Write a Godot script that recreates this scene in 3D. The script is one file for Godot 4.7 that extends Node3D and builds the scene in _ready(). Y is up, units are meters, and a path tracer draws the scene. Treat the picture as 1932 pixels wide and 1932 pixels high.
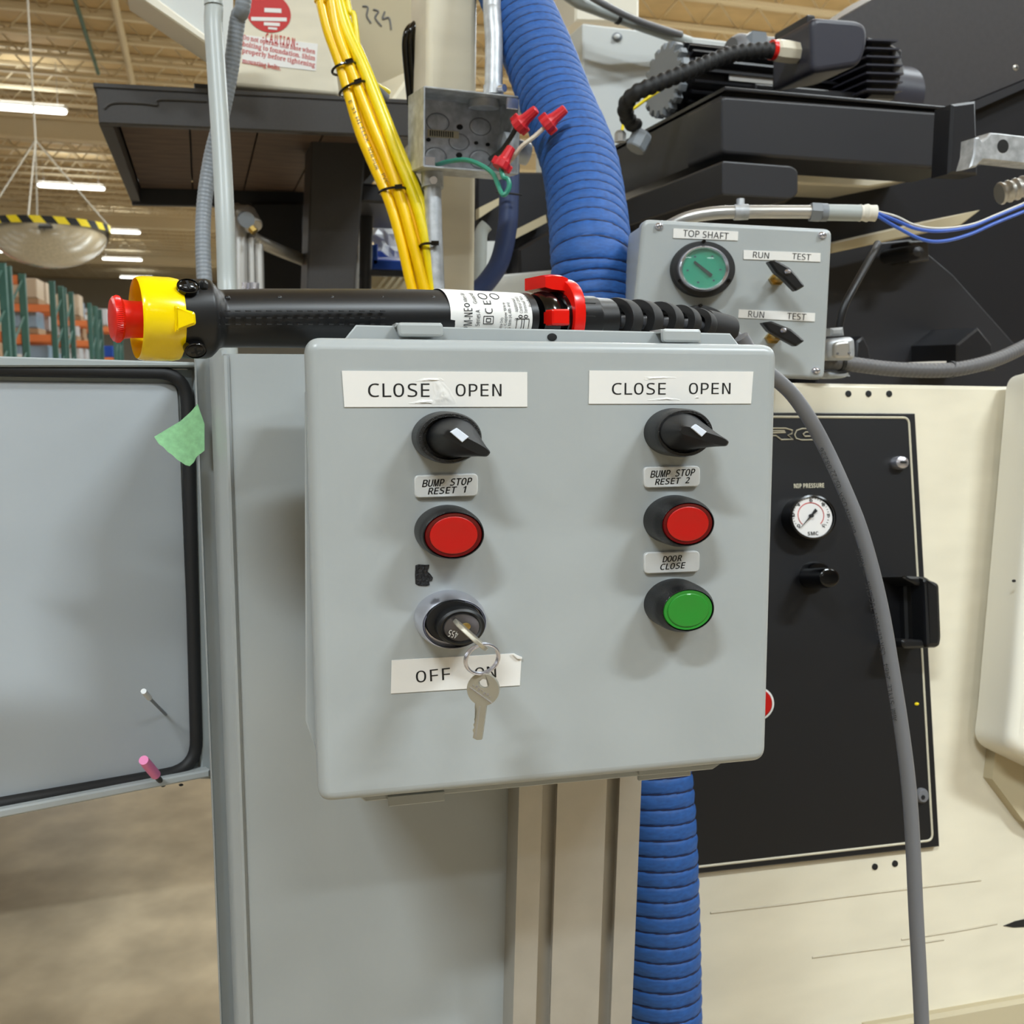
extends Node3D
# A machine-side control station in a warehouse. Metres, y up. The place is built on frames: planes that stand in the room at
# a real distance and turn; pixel positions read off the photograph are used only to find points on those planes.

const F := 1900.0
const SQ := 0.77          # the photograph is squeezed vertically: round things stand as ellipses this tall
const CEIL := 6.25
const UPLIGHT := 0.15
var cam_xf: Transform3D
var mats := {}
var taken := {}

# ---------------------------------------------------------------- frames and points
func ray(x, y) -> Vector3:
	return cam_xf.basis * Vector3((x - 966.0) / F, (966.0 - y) / F, -1.0)

func at(x, y, d) -> Vector3:
	return cam_xf.origin + ray(x, y) * d

func frame(x, y, d, e := Vector3.ZERO) -> Transform3D:
	return Transform3D(Basis.from_euler(e * PI / 180.0), at(x, y, d))

func on(fr: Transform3D, x, y, z := 0.0) -> Vector3:
	var inv := fr.affine_inverse()
	var o: Vector3 = inv * cam_xf.origin
	var d: Vector3 = inv.basis * ray(x, y)
	return o + d * ((z - o.z) / d.z)

func depth_of(fr: Transform3D, p: Vector3) -> float:
	return -(cam_xf.affine_inverse() * (fr * p)).z

func poly(fr, pts, z := 0.0) -> PackedVector2Array:
	var out := PackedVector2Array()
	for p in pts:
		var v: Vector3 = on(fr, p[0], p[1], z)
		out.append(Vector2(v.x, v.y))
	return out

func pw(fr: Transform3D, pts) -> Array:
	var inv := fr.affine_inverse()
	var out := []
	for p in pts:
		out.append(inv * at(p[0], p[1], p[2]))
	return out

# ---------------------------------------------------------------- triangles
func loft(rings: Array, cap0 := true, cap1 := true) -> PackedVector3Array:
	var t := PackedVector3Array()
	for i in rings.size() - 1:
		var a = rings[i]
		var b = rings[i + 1]
		var n: int = a.size()
		for j in n:
			var k := (j + 1) % n
			t.append_array([a[j], b[j], b[k], a[j], b[k], a[k]])
	for e in 2:
		if not (cap0 if e == 0 else cap1):
			continue
		var r = rings[0] if e == 0 else rings[-1]
		var c := Vector3.ZERO
		for p in r:
			c += p
		c /= r.size()
		for j in r.size():
			var k: int = (j + 1) % r.size()
			if e == 0:
				t.append_array([c, r[j], r[k]])
			else:
				t.append_array([c, r[k], r[j]])
	return t

func outset(p: PackedVector2Array, d: float) -> PackedVector2Array:
	var n := p.size()
	var s := 1.0 if area(p) > 0 else -1.0
	var out := PackedVector2Array()
	for i in n:
		var e0 := (p[i] - p[(i + n - 1) % n]).normalized()
		var e1 := (p[(i + 1) % n] - p[i]).normalized()
		var n0 := Vector2(e0.y, -e0.x) * s
		var n1 := Vector2(e1.y, -e1.x) * s
		var m := n0 + n1
		m = m / maxf(m.length_squared() * 0.5, 0.3)
		out.append(p[i] + m * d)
	return out

func area(p: PackedVector2Array) -> float:
	var a := 0.0
	for i in p.size():
		a += p[i].cross(p[(i + 1) % p.size()])
	return a * 0.5

func rounded(p: PackedVector2Array, r: float, n := 4) -> PackedVector2Array:
	var out := PackedVector2Array()
	var c := p.size()
	for i in c:
		var a := p[(i + c - 1) % c] - p[i]
		var b := p[(i + 1) % c] - p[i]
		var ra := minf(r, a.length() * 0.45)
		var rb := minf(r, b.length() * 0.45)
		var p0 := p[i] + a.normalized() * ra
		var p1 := p[i] + b.normalized() * rb
		for k in n + 1:
			var u := float(k) / n
			out.append(p0.lerp(p[i], u).lerp(p[i].lerp(p1, u), u))
	return out

func ring3(p: PackedVector2Array, z: float) -> Array:
	var r := []
	for v in p:
		r.append(Vector3(v.x, v.y, z))
	return r

# a prism from z_front back to z_back, its front (and back) edge chamfered or rounded
func prism(p: PackedVector2Array, zf: float, zb: float, bev := 0.0, back := 0.0, steps := 1) -> PackedVector3Array:
	var rings := []
	if back > 0:
		rings.append(ring3(outset(p, -back), zb))
		rings.append(ring3(p, zb + back))
	else:
		rings.append(ring3(p, zb))
	if bev > 0:
		for k in steps + 1:
			var a := PI * 0.5 * k / steps
			rings.append(ring3(outset(p, -bev * (1.0 - cos(a))), zf - bev * (1.0 - sin(a))))
	else:
		rings.append(ring3(p, zf))
	var t := loft(rings, false, false)
	for e in 2:
		var r = rings[0] if e == 0 else rings[-1]
		var flat := PackedVector2Array()
		for v in r:
			flat.append(Vector2(v.x, v.y))
		var idx := Geometry2D.triangulate_polygon(flat)
		if idx.is_empty():
			for i in range(1, r.size() - 1):
				idx.append_array([0, i, i + 1])
		for i in range(0, idx.size(), 3):
			var q := [r[idx[i]], r[idx[i + 1]], r[idx[i + 2]]]
			# triangulate_polygon keeps one turn; make both caps face away from the middle
			var up: bool = (q[1] - q[0]).cross(q[2] - q[0]).z > 0
			var want := (e == 1) == (area(p) > 0)
			if up != want:
				t.append_array([q[0], q[2], q[1]])
			else:
				t.append_array(q)
	return t

# fix for the caps: the sides wind one way for a counter-clockwise outline and the other for a clockwise one
func slab(p: PackedVector2Array, zf: float, zb: float, bev := 0.0, back := 0.0, steps := 1) -> PackedVector3Array:
	if area(p) < 0:
		p = p.duplicate()
		p.reverse()
	return prism(p, zf, zb, bev, back, steps)

func rect(cx: float, cy: float, w: float, h: float) -> PackedVector2Array:
	return PackedVector2Array([Vector2(cx - w / 2, cy - h / 2), Vector2(cx + w / 2, cy - h / 2), Vector2(cx + w / 2, cy + h / 2), Vector2(cx - w / 2, cy + h / 2)])

func bx(c: Vector3, s: Vector3, bev := 0.0) -> PackedVector3Array:
	return slab(rect(c.x, c.y, s.x, s.y), c.z + s.z / 2, c.z - s.z / 2, bev, bev)

func lathe(prof: Array, seg := 40, sy := 1.0, cap0 := true, cap1 := true) -> PackedVector3Array:
	var rings := []
	for q in prof:
		var r := []
		for j in seg:
			var a := TAU * j / seg
			r.append(Vector3(cos(a) * q[0], sin(a) * q[0] * sy, q[1]))
		rings.append(r)
	return loft(rings, cap0, cap1)

func smooth_path(pts: Array, per := 8) -> Array:
	var out := []
	var n := pts.size()
	for i in n - 1:
		var p0: Vector3 = pts[maxi(i - 1, 0)]
		var p1: Vector3 = pts[i]
		var p2: Vector3 = pts[i + 1]
		var p3: Vector3 = pts[mini(i + 2, n - 1)]
		for k in per:
			out.append(p1.cubic_interpolate(p2, p0, p3, float(k) / per))
	out.append(pts[n - 1])
	return out

func even(pts: Array, step: float) -> Array:
	var out := [pts[0]]
	var left := step
	for i in pts.size() - 1:
		var a: Vector3 = pts[i]
		var b: Vector3 = pts[i + 1]
		var l := a.distance_to(b)
		var s := left
		while s <= l:
			out.append(a.lerp(b, s / l))
			s += step
		left = s - l
	return out

# a tube along points; rf(i, n, angle) scales the radius
func tube(pts: Array, r: float, seg := 12, rf = null, caps := true) -> PackedVector3Array:
	var rings := []
	var n := pts.size()
	var side := Vector3.ZERO
	for i in n:
		var d: Vector3 = (pts[mini(i + 1, n - 1)] - pts[maxi(i - 1, 0)]).normalized()
		if side == Vector3.ZERO:
			side = d.cross(Vector3.UP if absf(d.y) < 0.9 else Vector3.RIGHT).normalized()
		side = (side - d * side.dot(d)).normalized()
		var up := d.cross(side)
		var ring := []
		for j in seg:
			var a := TAU * j / seg
			var q: float = r * (rf.call(i, n, a) if rf != null else 1.0)
			ring.append(pts[i] + side * cos(a) * q + up * sin(a) * q)
		rings.append(ring)
	return loft(rings, caps, caps)

func bar(a: Vector3, b: Vector3, r: float, seg := 4) -> PackedVector3Array:
	return tube([a, b], r, seg)

func moved(t: PackedVector3Array, xf: Transform3D) -> PackedVector3Array:
	return xf * t

# triangles -> mesh, turned outside out, normals smoothed across edges flatter than the crease angle
func mesh_of(t: PackedVector3Array, crease := 38.0) -> ArrayMesh:
	var c := Vector3.ZERO
	for v in t:
		c += v
	c /= maxi(t.size(), 1)
	var vol := 0.0
	var nt := t.size() / 3
	for i in nt:
		vol += (t[i * 3] - c).dot((t[i * 3 + 1] - c).cross(t[i * 3 + 2] - c))
	if vol > 0:
		for i in nt:
			var q := t[i * 3 + 1]
			t[i * 3 + 1] = t[i * 3 + 2]
			t[i * 3 + 2] = q
	var fn := PackedVector3Array()
	fn.resize(nt)
	var near := {}
	for i in nt:
		fn[i] = (t[i * 3 + 2] - t[i * 3]).cross(t[i * 3 + 1] - t[i * 3])
		for k in 3:
			var key := Vector3i(t[i * 3 + k] * 200000.0)
			if near.has(key):
				near[key].append(i)
			else:
				near[key] = [i]
	var lim := cos(deg_to_rad(crease))
	var nn := PackedVector3Array()
	nn.resize(t.size())
	for i in nt:
		var f := fn[i].normalized()
		for k in 3:
			var s := Vector3.ZERO
			for j in near[Vector3i(t[i * 3 + k] * 200000.0)]:
				if fn[j].normalized().dot(f) >= lim:
					s += fn[j]
			nn[i * 3 + k] = s.normalized() if s.length_squared() > 0 else Vector3.UP
	var arr := []
	arr.resize(Mesh.ARRAY_MAX)
	arr[Mesh.ARRAY_VERTEX] = t
	arr[Mesh.ARRAY_NORMAL] = nn
	var m := ArrayMesh.new()
	m.add_surface_from_arrays(Mesh.PRIMITIVE_TRIANGLES, arr)
	return m

# ---------------------------------------------------------------- things, parts, labels
func numbered(n: String) -> String:
	taken[n] = taken.get(n, -1) + 1
	return n if taken[n] == 0 else "%s_%03d" % [n, taken[n]]

func tag(o: Node, label: String, category: String, group := "") -> void:
	o.set_meta("label", label)
	o.set_meta("category", category)
	if group:
		o.set_meta("group", group)

func thing(called: String, label: String, category: String, xf := Transform3D(), group := "") -> Node3D:
	var o := Node3D.new()
	o.name = numbered(called)
	add_child(o, true)
	o.transform = xf
	tag(o, label, category, group)
	return o

func sub(called: String, parent: Node, xf := Transform3D()) -> Node3D:
	var o := Node3D.new()
	o.name = called
	parent.add_child(o, true)
	o.transform = xf
	return o

func put(called: String, m: Mesh, material: Material, parent: Node, xf := Transform3D()) -> MeshInstance3D:
	var o := MeshInstance3D.new()
	o.name = called
	o.mesh = m
	o.material_override = material
	parent.add_child(o, true)
	o.transform = xf
	return o

func part(called: String, t: PackedVector3Array, material: Material, parent: Node, xf := Transform3D(), crease := 38.0) -> MeshInstance3D:
	return put(called, mesh_of(t, crease), material, parent, xf)

func single(called: String, t: PackedVector3Array, material: Material, label: String, category: String, xf := Transform3D(), group := "", crease := 38.0) -> MeshInstance3D:
	var o := put(numbered(called), mesh_of(t, crease), material, self, xf)
	tag(o, label, category, group)
	return o

func struct(called: String, t: PackedVector3Array, material: Material, parent: Node = null) -> MeshInstance3D:
	var o := part(called, t, material, parent if parent else self)
	if parent == null:
		o.set_meta("kind", "structure")
	return o

var fonts := {}
func font_of(which: String) -> Font:
	if not fonts.has(which):
		var f := SystemFont.new()
		f.font_names = PackedStringArray([which.trim_suffix(" Bold")])
		if which.ends_with("Bold"):
			f.font_weight = 700
		fonts[which] = f
	return fonts[which]

func word_mesh(s: String, font := "Droid Sans Mono", depth := 0.0) -> TextMesh:
	var m := TextMesh.new()
	m.text = s
	m.font = font_of(font)
	m.font_size = 32
	m.pixel_size = 0.01
	m.curve_step = 1.0
	m.depth = depth
	return m

# heavier strokes: the same glyphs laid side by side in one mesh
func thickened(m: Mesh, d: float) -> ArrayMesh:
	var arr := m.surface_get_arrays(0)
	var vs: PackedVector3Array = arr[Mesh.ARRAY_VERTEX]
	var order: PackedInt32Array = arr[Mesh.ARRAY_INDEX] if arr[Mesh.ARRAY_INDEX] != null else PackedInt32Array(range(vs.size()))
	var t := PackedVector3Array()
	var k := 0
	for o in [Vector3(-d, 0, 0), Vector3(d, 0, 0), Vector3(0, d * 0.8, 0), Vector3(0, -d * 0.8, 0), Vector3.ZERO]:
		for i in order:
			t.append(vs[i] + o + Vector3(0, 0, k * 0.0))
		k += 1
	return mesh_of(t, 60)

# lettering that fills the given pixel box on a plane of the frame
func letters(parent: Node, s: String, m: Material, fr: Transform3D, r: Array, z: float, font := "Droid Sans Mono", turn := 0.0, slant := 0.0, called := "lettering") -> void:
	var tm: Mesh = word_mesh(s, font.trim_suffix(" Heavy"))
	var bb := tm.get_aabb()
	if font.ends_with("Heavy"):
		tm = thickened(tm, bb.size.y * 0.026)
	var cx: float = (r[0] + r[2]) / 2.0
	var cy: float = (r[1] + r[3]) / 2.0
	var c := on(fr, cx, cy, z)
	var w := on(fr, r[0], cy, z).distance_to(on(fr, r[2], cy, z))
	var h := on(fr, cx, r[1], z).distance_to(on(fr, cx, r[3], z))
	var sy := h / bb.size.y
	var sx := (w - h * absf(slant)) / bb.size.x
	var b := Basis(Vector3(0, 0, 1), deg_to_rad(turn)) * Basis(Vector3(sx, 0, 0), Vector3(slant * sy, sy, 0), Vector3(0, 0, 1))
	var o := put(called, tm, m, parent)
	o.transform = Transform3D(b, c - b * bb.get_center())

# ---------------------------------------------------------------- materials
func paint(key: String, c, rough: float, metal := 0.0, spec := 0.5) -> StandardMaterial3D:
	if mats.has(key):
		return mats[key]
	var m := StandardMaterial3D.new()
	m.resource_name = key
	m.albedo_color = Color(c)
	m.roughness = rough
	m.metallic = metal
	m.metallic_specular = spec
	mats[key] = m
	return m

func noise_tex(seed_: int, freq: float, size := 512, low := 0.85, high := 1.0, oct := 4) -> NoiseTexture2D:
	var n := FastNoiseLite.new()
	n.seed = seed_
	n.frequency = freq
	n.fractal_octaves = oct
	var t := NoiseTexture2D.new()
	t.width = size
	t.height = size
	t.seamless = true
	t.noise = n
	var g := Gradient.new()
	g.colors = PackedColorArray([Color(low, low, low), Color(high, high, high)])
	t.color_ramp = g
	return t

func grain(m: StandardMaterial3D, tex: Texture2D, scale: Vector3) -> StandardMaterial3D:
	m.albedo_texture = tex
	m.uv1_triplanar = true
	m.uv1_world_triplanar = true
	m.uv1_scale = scale
	return m

func rough_relief(m: StandardMaterial3D, tex: Texture2D, depth_cm: float) -> void:
	m.heightmap_enabled = true
	m.heightmap_texture = tex
	m.heightmap_scale = depth_cm

func lamp_glow(key: String, c: Color, e: float) -> StandardMaterial3D:
	var m := paint(key, c, 0.6)
	m.emission_enabled = true
	m.emission = c
	m.emission_energy_multiplier = e
	return m

func make_materials() -> void:
	var fine := noise_tex(3, 0.05, 512, 0.93, 1.0)
	var blot := noise_tex(8, 0.012, 512, 0.80, 1.0)
	grain(paint("grey_paint", Color(0.665, 0.683, 0.683), 0.34), noise_tex(21, 0.006, 512, 0.96, 1.0, 2), Vector3(4, 4, 4))
	paint("grey_paint_dull", Color(0.60, 0.625, 0.625), 0.5)
	grain(paint("door_paint", Color(0.66, 0.68, 0.695), 0.5), noise_tex(22, 0.006, 512, 0.95, 1.0, 2), Vector3(3, 3, 3))
	paint("black_plastic", Color(0.058, 0.06, 0.068), 0.4)
	rough_relief(paint("black_grain", Color(0.052, 0.053, 0.06), 0.36), noise_tex(5, 0.2, 256, 0.0, 1.0, 2), 0.02)
	mats.black_grain.uv1_triplanar = true
	mats.black_grain.uv1_scale = Vector3(40, 40, 40)
	paint("black_gloss", Color(0.03, 0.03, 0.035), 0.15)
	paint("rubber", Color(0.09, 0.088, 0.09), 0.6)
	paint("label_white", Color(0.9, 0.89, 0.87), 0.5)
	paint("plate_white", Color(0.84, 0.845, 0.84), 0.4)
	paint("ink", Color(0.03, 0.03, 0.03), 0.6)
	paint("indicator", Color(0.87, 0.9, 0.95), 0.35)
	paint("red_lens", Color(0.70, 0.07, 0.05), 0.3)
	paint("red_lens_rim", Color(0.36, 0.02, 0.03), 0.2)
	paint("green_lens", Color(0.16, 0.52, 0.17), 0.3)
	paint("chrome", Color(0.84, 0.84, 0.88), 0.22, 0.9)
	paint("steel", Color(0.74, 0.73, 0.71), 0.36, 0.7)
	paint("key_metal", Color(0.74, 0.72, 0.66), 0.34, 0.7)
	paint("brass", Color(0.8, 0.68, 0.4), 0.3, 1.0)
	grain(paint("galvanised", Color(0.82, 0.83, 0.84), 0.42, 0.4), noise_tex(9, 0.03, 256, 0.72, 1.0), Vector3(9, 9, 9))
	paint("yellow_gloss", Color(0.97, 0.84, 0.0), 0.18)
	paint("red_gloss", Color(0.88, 0.09, 0.05), 0.25)
	paint("red_stop", Color(0.88, 0.13, 0.09), 0.3)
	paint("yellow_cable", Color(0.98, 0.78, 0.0), 0.25)
	paint("yellow_cable_pale", Color(0.93, 0.83, 0.05), 0.28)
	grain(paint("tape_green", Color(0.62, 0.86, 0.64), 0.75), noise_tex(11, 0.03, 256, 0.86, 1.0), Vector3(25, 25, 25))
	mats.tape_green.backlight_enabled = true
	mats.tape_green.backlight = Color(0.2, 0.3, 0.2)
	grain(paint("aluminium", Color(0.74, 0.72, 0.68), 0.42, 0.55), noise_tex(12, 0.02, 256, 0.95, 1.0), Vector3(6, 6, 6))
	grain(paint("hose_blue", Color(0.15, 0.385, 0.70), 0.62), noise_tex(13, 0.03, 256, 0.72, 1.0), Vector3(16, 40, 16))
	paint("hose_wire_and_shade", Color(0.05, 0.1, 0.26), 0.6)
	paint("navy", Color(0.13, 0.19, 0.34), 0.5)
	grain(paint("cream", Color(0.895, 0.86, 0.77), 0.42), noise_tex(14, 0.008, 512, 0.94, 1.0, 3), Vector3(2, 6, 2))
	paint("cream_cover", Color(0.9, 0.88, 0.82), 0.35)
	paint("cream_dull_and_shaded", Color(0.72, 0.67, 0.55), 0.55)  # dull cream; also the painted shade of the housing and below the cover
	paint("panel_black", Color(0.052, 0.054, 0.068), 0.45)
	paint("cream_scuff", Color(0.76, 0.72, 0.63), 0.6)
	paint("cream_line", Color(0.78, 0.75, 0.66), 0.5)
	grain(paint("frame_dark", Color(0.235, 0.225, 0.22), 0.45), fine, Vector3(7, 7, 7))
	paint("machine_black", Color(0.15, 0.15, 0.165), 0.45)
	grain(paint("drum_dark", Color(0.27, 0.26, 0.265), 0.4), fine, Vector3(3, 3, 3))
	paint("motor_black", Color(0.11, 0.11, 0.125), 0.4)
	paint("motor_box", Color(0.2, 0.2, 0.24), 0.4)
	grain(paint("plywood", Color(0.42, 0.34, 0.28), 0.7), noise_tex(15, 0.02, 256, 0.75, 1.0), Vector3(2, 2, 9))
	paint("conduit_grey", Color(0.66, 0.68, 0.67), 0.38)
	paint("conduit_dark", Color(0.5, 0.52, 0.54), 0.45)
	paint("cable_grey", Color(0.42, 0.42, 0.43), 0.45)
	paint("flex_grey", Color(0.36, 0.35, 0.35), 0.5)
	paint("wirenut_red", Color(0.78, 0.12, 0.16), 0.4)
	paint("wire_green", Color(0.2, 0.55, 0.45), 0.4)
	paint("wire_white", Color(0.85, 0.8, 0.72), 0.5)
	paint("wire_blue", Color(0.18, 0.35, 0.72), 0.4)
	paint("teal", Color(0.03, 0.58, 0.46), 0.4)
	paint("panel_light", Color(0.80, 0.81, 0.80), 0.4)
	paint("gauge_white", Color(0.86, 0.85, 0.84), 0.4)
	paint("pink", Color(0.93, 0.5, 0.72), 0.5)
	paint("rack_green", Color(0.24, 0.4, 0.36), 0.5)
	paint("rack_orange", Color(0.88, 0.48, 0.26), 0.5)
	paint("carton", Color(0.66, 0.53, 0.4), 0.8)
	paint("carton_pale", Color(0.78, 0.7, 0.6), 0.7)
	paint("film_wrap", Color(0.85, 0.85, 0.86), 0.3)
	paint("film_blue", Color(0.55, 0.63, 0.7), 0.3)
	paint("bin_blue", Color(0.1, 0.3, 0.7), 0.4)
	grain(paint("floor_epoxy", Color(0.68, 0.61, 0.50), 0.3), blot, Vector3(0.8, 0.8, 0.8))
	grain(paint("deck", Color(0.82, 0.72, 0.54), 0.7), noise_tex(17, 0.02, 256, 0.9, 1.0), Vector3(0.3, 0.3, 0.3))
	paint("joist_paint", Color(0.86, 0.81, 0.7), 0.6)
	paint("wall_paint", Color(0.8, 0.77, 0.7), 0.8)
	paint("hazard_yellow", Color(0.95, 0.85, 0.05), 0.4)
	paint("mirror", Color(0.82, 0.82, 0.8), 0.06, 1.0)
	paint("cord_white", Color(0.85, 0.83, 0.78), 0.6)
	paint("sticker_red", Color(0.75, 0.17, 0.16), 0.5)
	paint("dark_hole", Color(0.02, 0.02, 0.02), 0.7)
	lamp_glow("lamp_tube_light", Color(1.0, 1.0, 0.97), 4.0)

func M(k: String) -> Material:
	return mats[k]

# ---------------------------------------------------------------- the room and its lamps
func ceiling_lamp(p: Vector3, energy: float, label: String, group: String) -> void:
	var o := thing("ceiling_light", label, "ceiling light", Transform3D(Basis(), p), group)
	part("housing", bx(Vector3(0, 0.07, 0), Vector3(1.5, 0.06, 0.2), 0.01), M("plate_white"), o)
	part("lamp_diffuser", moved(slab(rounded(rect(0, 0, 1.46, 0.3), 0.1, 3), 0.02, -0.02, 0.01, 0.01), Transform3D(Basis(Vector3.RIGHT, -PI / 2), Vector3(0, 0.02, 0))), M("lamp_tube_light"), o)
	for s in [-0.6, 0.6]:
		part("hanger", bar(Vector3(s, 0.1, 0), Vector3(s, CEIL - p.y, 0), 0.006), M("steel"), o)
	var l := AreaLight3D.new()
	l.name = "lamp"
	l.area_size = Vector2(1.46, 0.3)
	l.area_normalize_energy = true
	l.light_color = Color(0.915, 0.967, 1.0)
	l.light_energy = energy
	l.area_range = 60.0
	l.shadow_enabled = true
	o.add_child(l)
	l.transform = Transform3D(Basis(Vector3.RIGHT, -PI / 2), Vector3(0, -0.012, 0))
	part("unseen_lamp_lens", bx(Vector3(0, 0.104, 0), Vector3(1.4, 0.006, 0.16), 0.002), M("lamp_tube_light"), o)  # glowing top and upward lamp, unseen from below, placed to light the ceiling
	var u: AreaLight3D = l.duplicate()
	u.name = "unseen_lamp_up"
	u.area_size = Vector2(1.4, 0.16)
	u.light_energy = energy * UPLIGHT
	o.add_child(u)
	u.transform = Transform3D(Basis(Vector3.RIGHT, PI / 2), Vector3(0, 0.11, 0))

func on_height(x, y, h) -> Vector3:
	var r := ray(x, y)
	return cam_xf.origin + r * ((h - cam_xf.origin.y) / r.y)

func _ready() -> void:
	var cam := Camera3D.new()
	cam.name = "camera"
	cam.position = Vector3(0, 1.25, 0)
	cam.rotation_degrees = Vector3(-8.0159, -17.0533, 0.3349)
	cam.fov = 53.903
	cam.near = 0.05
	cam.far = 200.0
	cam_xf = Transform3D(Basis.from_euler(Vector3(-8.0159, -17.0533, 0.3349) * PI / 180.0), cam.position)
	var lens := CameraAttributesPhysical.new()
	lens.frustum_focal_length = 23.607
	lens.frustum_near = 0.05
	lens.frustum_far = 200.0
	lens.frustum_focus_distance = 0.46
	lens.exposure_aperture = 18.0
	cam.attributes = lens
	add_child(cam)
	cam.current = true
	var env := Environment.new()
	env.background_mode = Environment.BG_COLOR
	env.background_color = Color(0, 0, 0)
	env.tonemap_mode = Environment.TONE_MAPPER_LINEAR
	env.tonemap_exposure = 1.17
	env.sdfgi_enabled = true
	env.ssao_enabled = true
	env.ssil_enabled = true
	var we := WorldEnvironment.new()
	we.name = "environment"
	we.environment = env
	add_child(we)
	make_materials()
	# lamps: unseen ones lighting the box, the row in view, unseen rows lighting the ceiling
	var hl := CEIL - 0.8
	for p in [[0.4, 4.6, 7.0], [-2.4, 2.6, 24.0], [2.8, 2.4, 24.0], [-6.2, 3.2, 6.0], [6.2, 2.6, 6.0], [-2.3, 9.5, 2.0], [2.7, 9.5, 2.0]]:
		ceiling_lamp(Vector3(p[0], hl, p[1]), p[2], "unseen strip light behind the camera, placed to light the control box and shape its shadows", "unseen strip lights behind the camera")  # out of view, placed to light the control box
	var row := [[35, 207, "white strip light beside the cord of the dome mirror"], [135, 355, "white strip light between the mirror cords"], [218, 439, "white strip light just beyond the rim of the dome mirror"],
		[231, 491, "white strip light above the yellow guard, upper of the two"], [258, 525, "white strip light partly behind the yellow guard"]]
	for r in row:
		ceiling_lamp(on_height(r[0], r[1], hl), 3.0, r[2], "strip lights of the row in view")
	for x in [-11.5, -7.4, 3.6, 7.0, 9.5, 12.5]:
		for z in [-42.0, -33.0, -26.0, -19.0, -13.0, -9.0, -5.5, -2.0]:
			# none where the photograph shows bare ceiling between the machines
			var q: Vector3 = cam_xf.affine_inverse() * Vector3(x, hl, z)
			var sx := 966.0 + q.x / -q.z * F
			var sy := 966.0 + q.y / q.z * F
			if q.z < 0 and sx > 860 and sx < 2000 and sy > -60 and (sy < 165 or sx > 1840 or sx < 1200):
				continue
			ceiling_lamp(Vector3(x, hl, z), 5.5 if x < -5 else 32.0 if z < -8 else 6.0, "unseen strip light out of view, placed to light the ceiling and racks", "unseen strip lights of the other rows")  # out of view, placed to light the ceiling and racks
	build_room()
	build_racks()
	build_dome_mirror()
	build_far_machines()
	build_machine()
	build_shaft_box()
	build_services()
	build_cabinet()
	build_control_box()
	build_grip()
	build_small()

func build_room() -> void:
	struct("floor", bx(Vector3(2, -0.05, -24), Vector3(50, 0.1, 78)), M("floor_epoxy"))
	var ceil := struct("ceiling", bx(Vector3(2, CEIL + 0.05, -24), Vector3(50, 0.1, 78)), M("deck"))
	struct("wall_far", bx(Vector3(2, CEIL / 2, -63.1), Vector3(50, CEIL, 0.2)), M("wall_paint"))
	struct("wall_near", bx(Vector3(2, CEIL / 2, 15.1), Vector3(50, CEIL, 0.2)), M("wall_paint"))
	struct("wall_left", bx(Vector3(-23.1, CEIL / 2, -24), Vector3(0.2, CEIL, 78)), M("wall_paint"))
	struct("wall_right", bx(Vector3(27.1, CEIL / 2, -24), Vector3(0.2, CEIL, 78)), M("wall_paint"))
	# bar joists under the deck: two chords and a zigzag web
	var t := PackedVector3Array()
	t.append_array(bx(Vector3(6, -0.035, 0), Vector3(42, 0.05, 0.1)))
	t.append_array(bx(Vector3(6, -0.40, 0), Vector3(42, 0.045, 0.1)))
	for i in 70:
		var x := -15.0 + i * 0.6
		t.append_array(bar(Vector3(x, -0.38, 0), Vector3(x + 0.3, -0.05, 0), 0.016, 3))
		t.append_array(bar(Vector3(x + 0.3, -0.05, 0), Vector3(x + 0.6, -0.38, 0), 0.016, 3))
	var jm := mesh_of(t)
	for i in 46:
		put("joist", jm, M("joist_paint"), ceil, Transform3D(Basis(), Vector3(0, CEIL, -11.0 - i * 1.02)))
	for z in [-21.6, -34.0, -46.0]:
		part("girder", bx(Vector3(6, CEIL - 0.55, z), Vector3(42, 0.34, 0.22), 0.01), M("joist_paint"), ceil)
	for g in [[on_height(215, -10, CEIL - 0.47), "joist_paint", 0.05, -22.0], [on_height(142, -10, CEIL - 0.5), "rack_green", 0.028, -17.5]]:
		part("ceiling_pipe", bar(g[0] + Vector3(0, 0, 3), Vector3(g[0].x - 0.05, g[0].y, g[3]), g[2], 8), M(g[1]), ceil)

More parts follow.
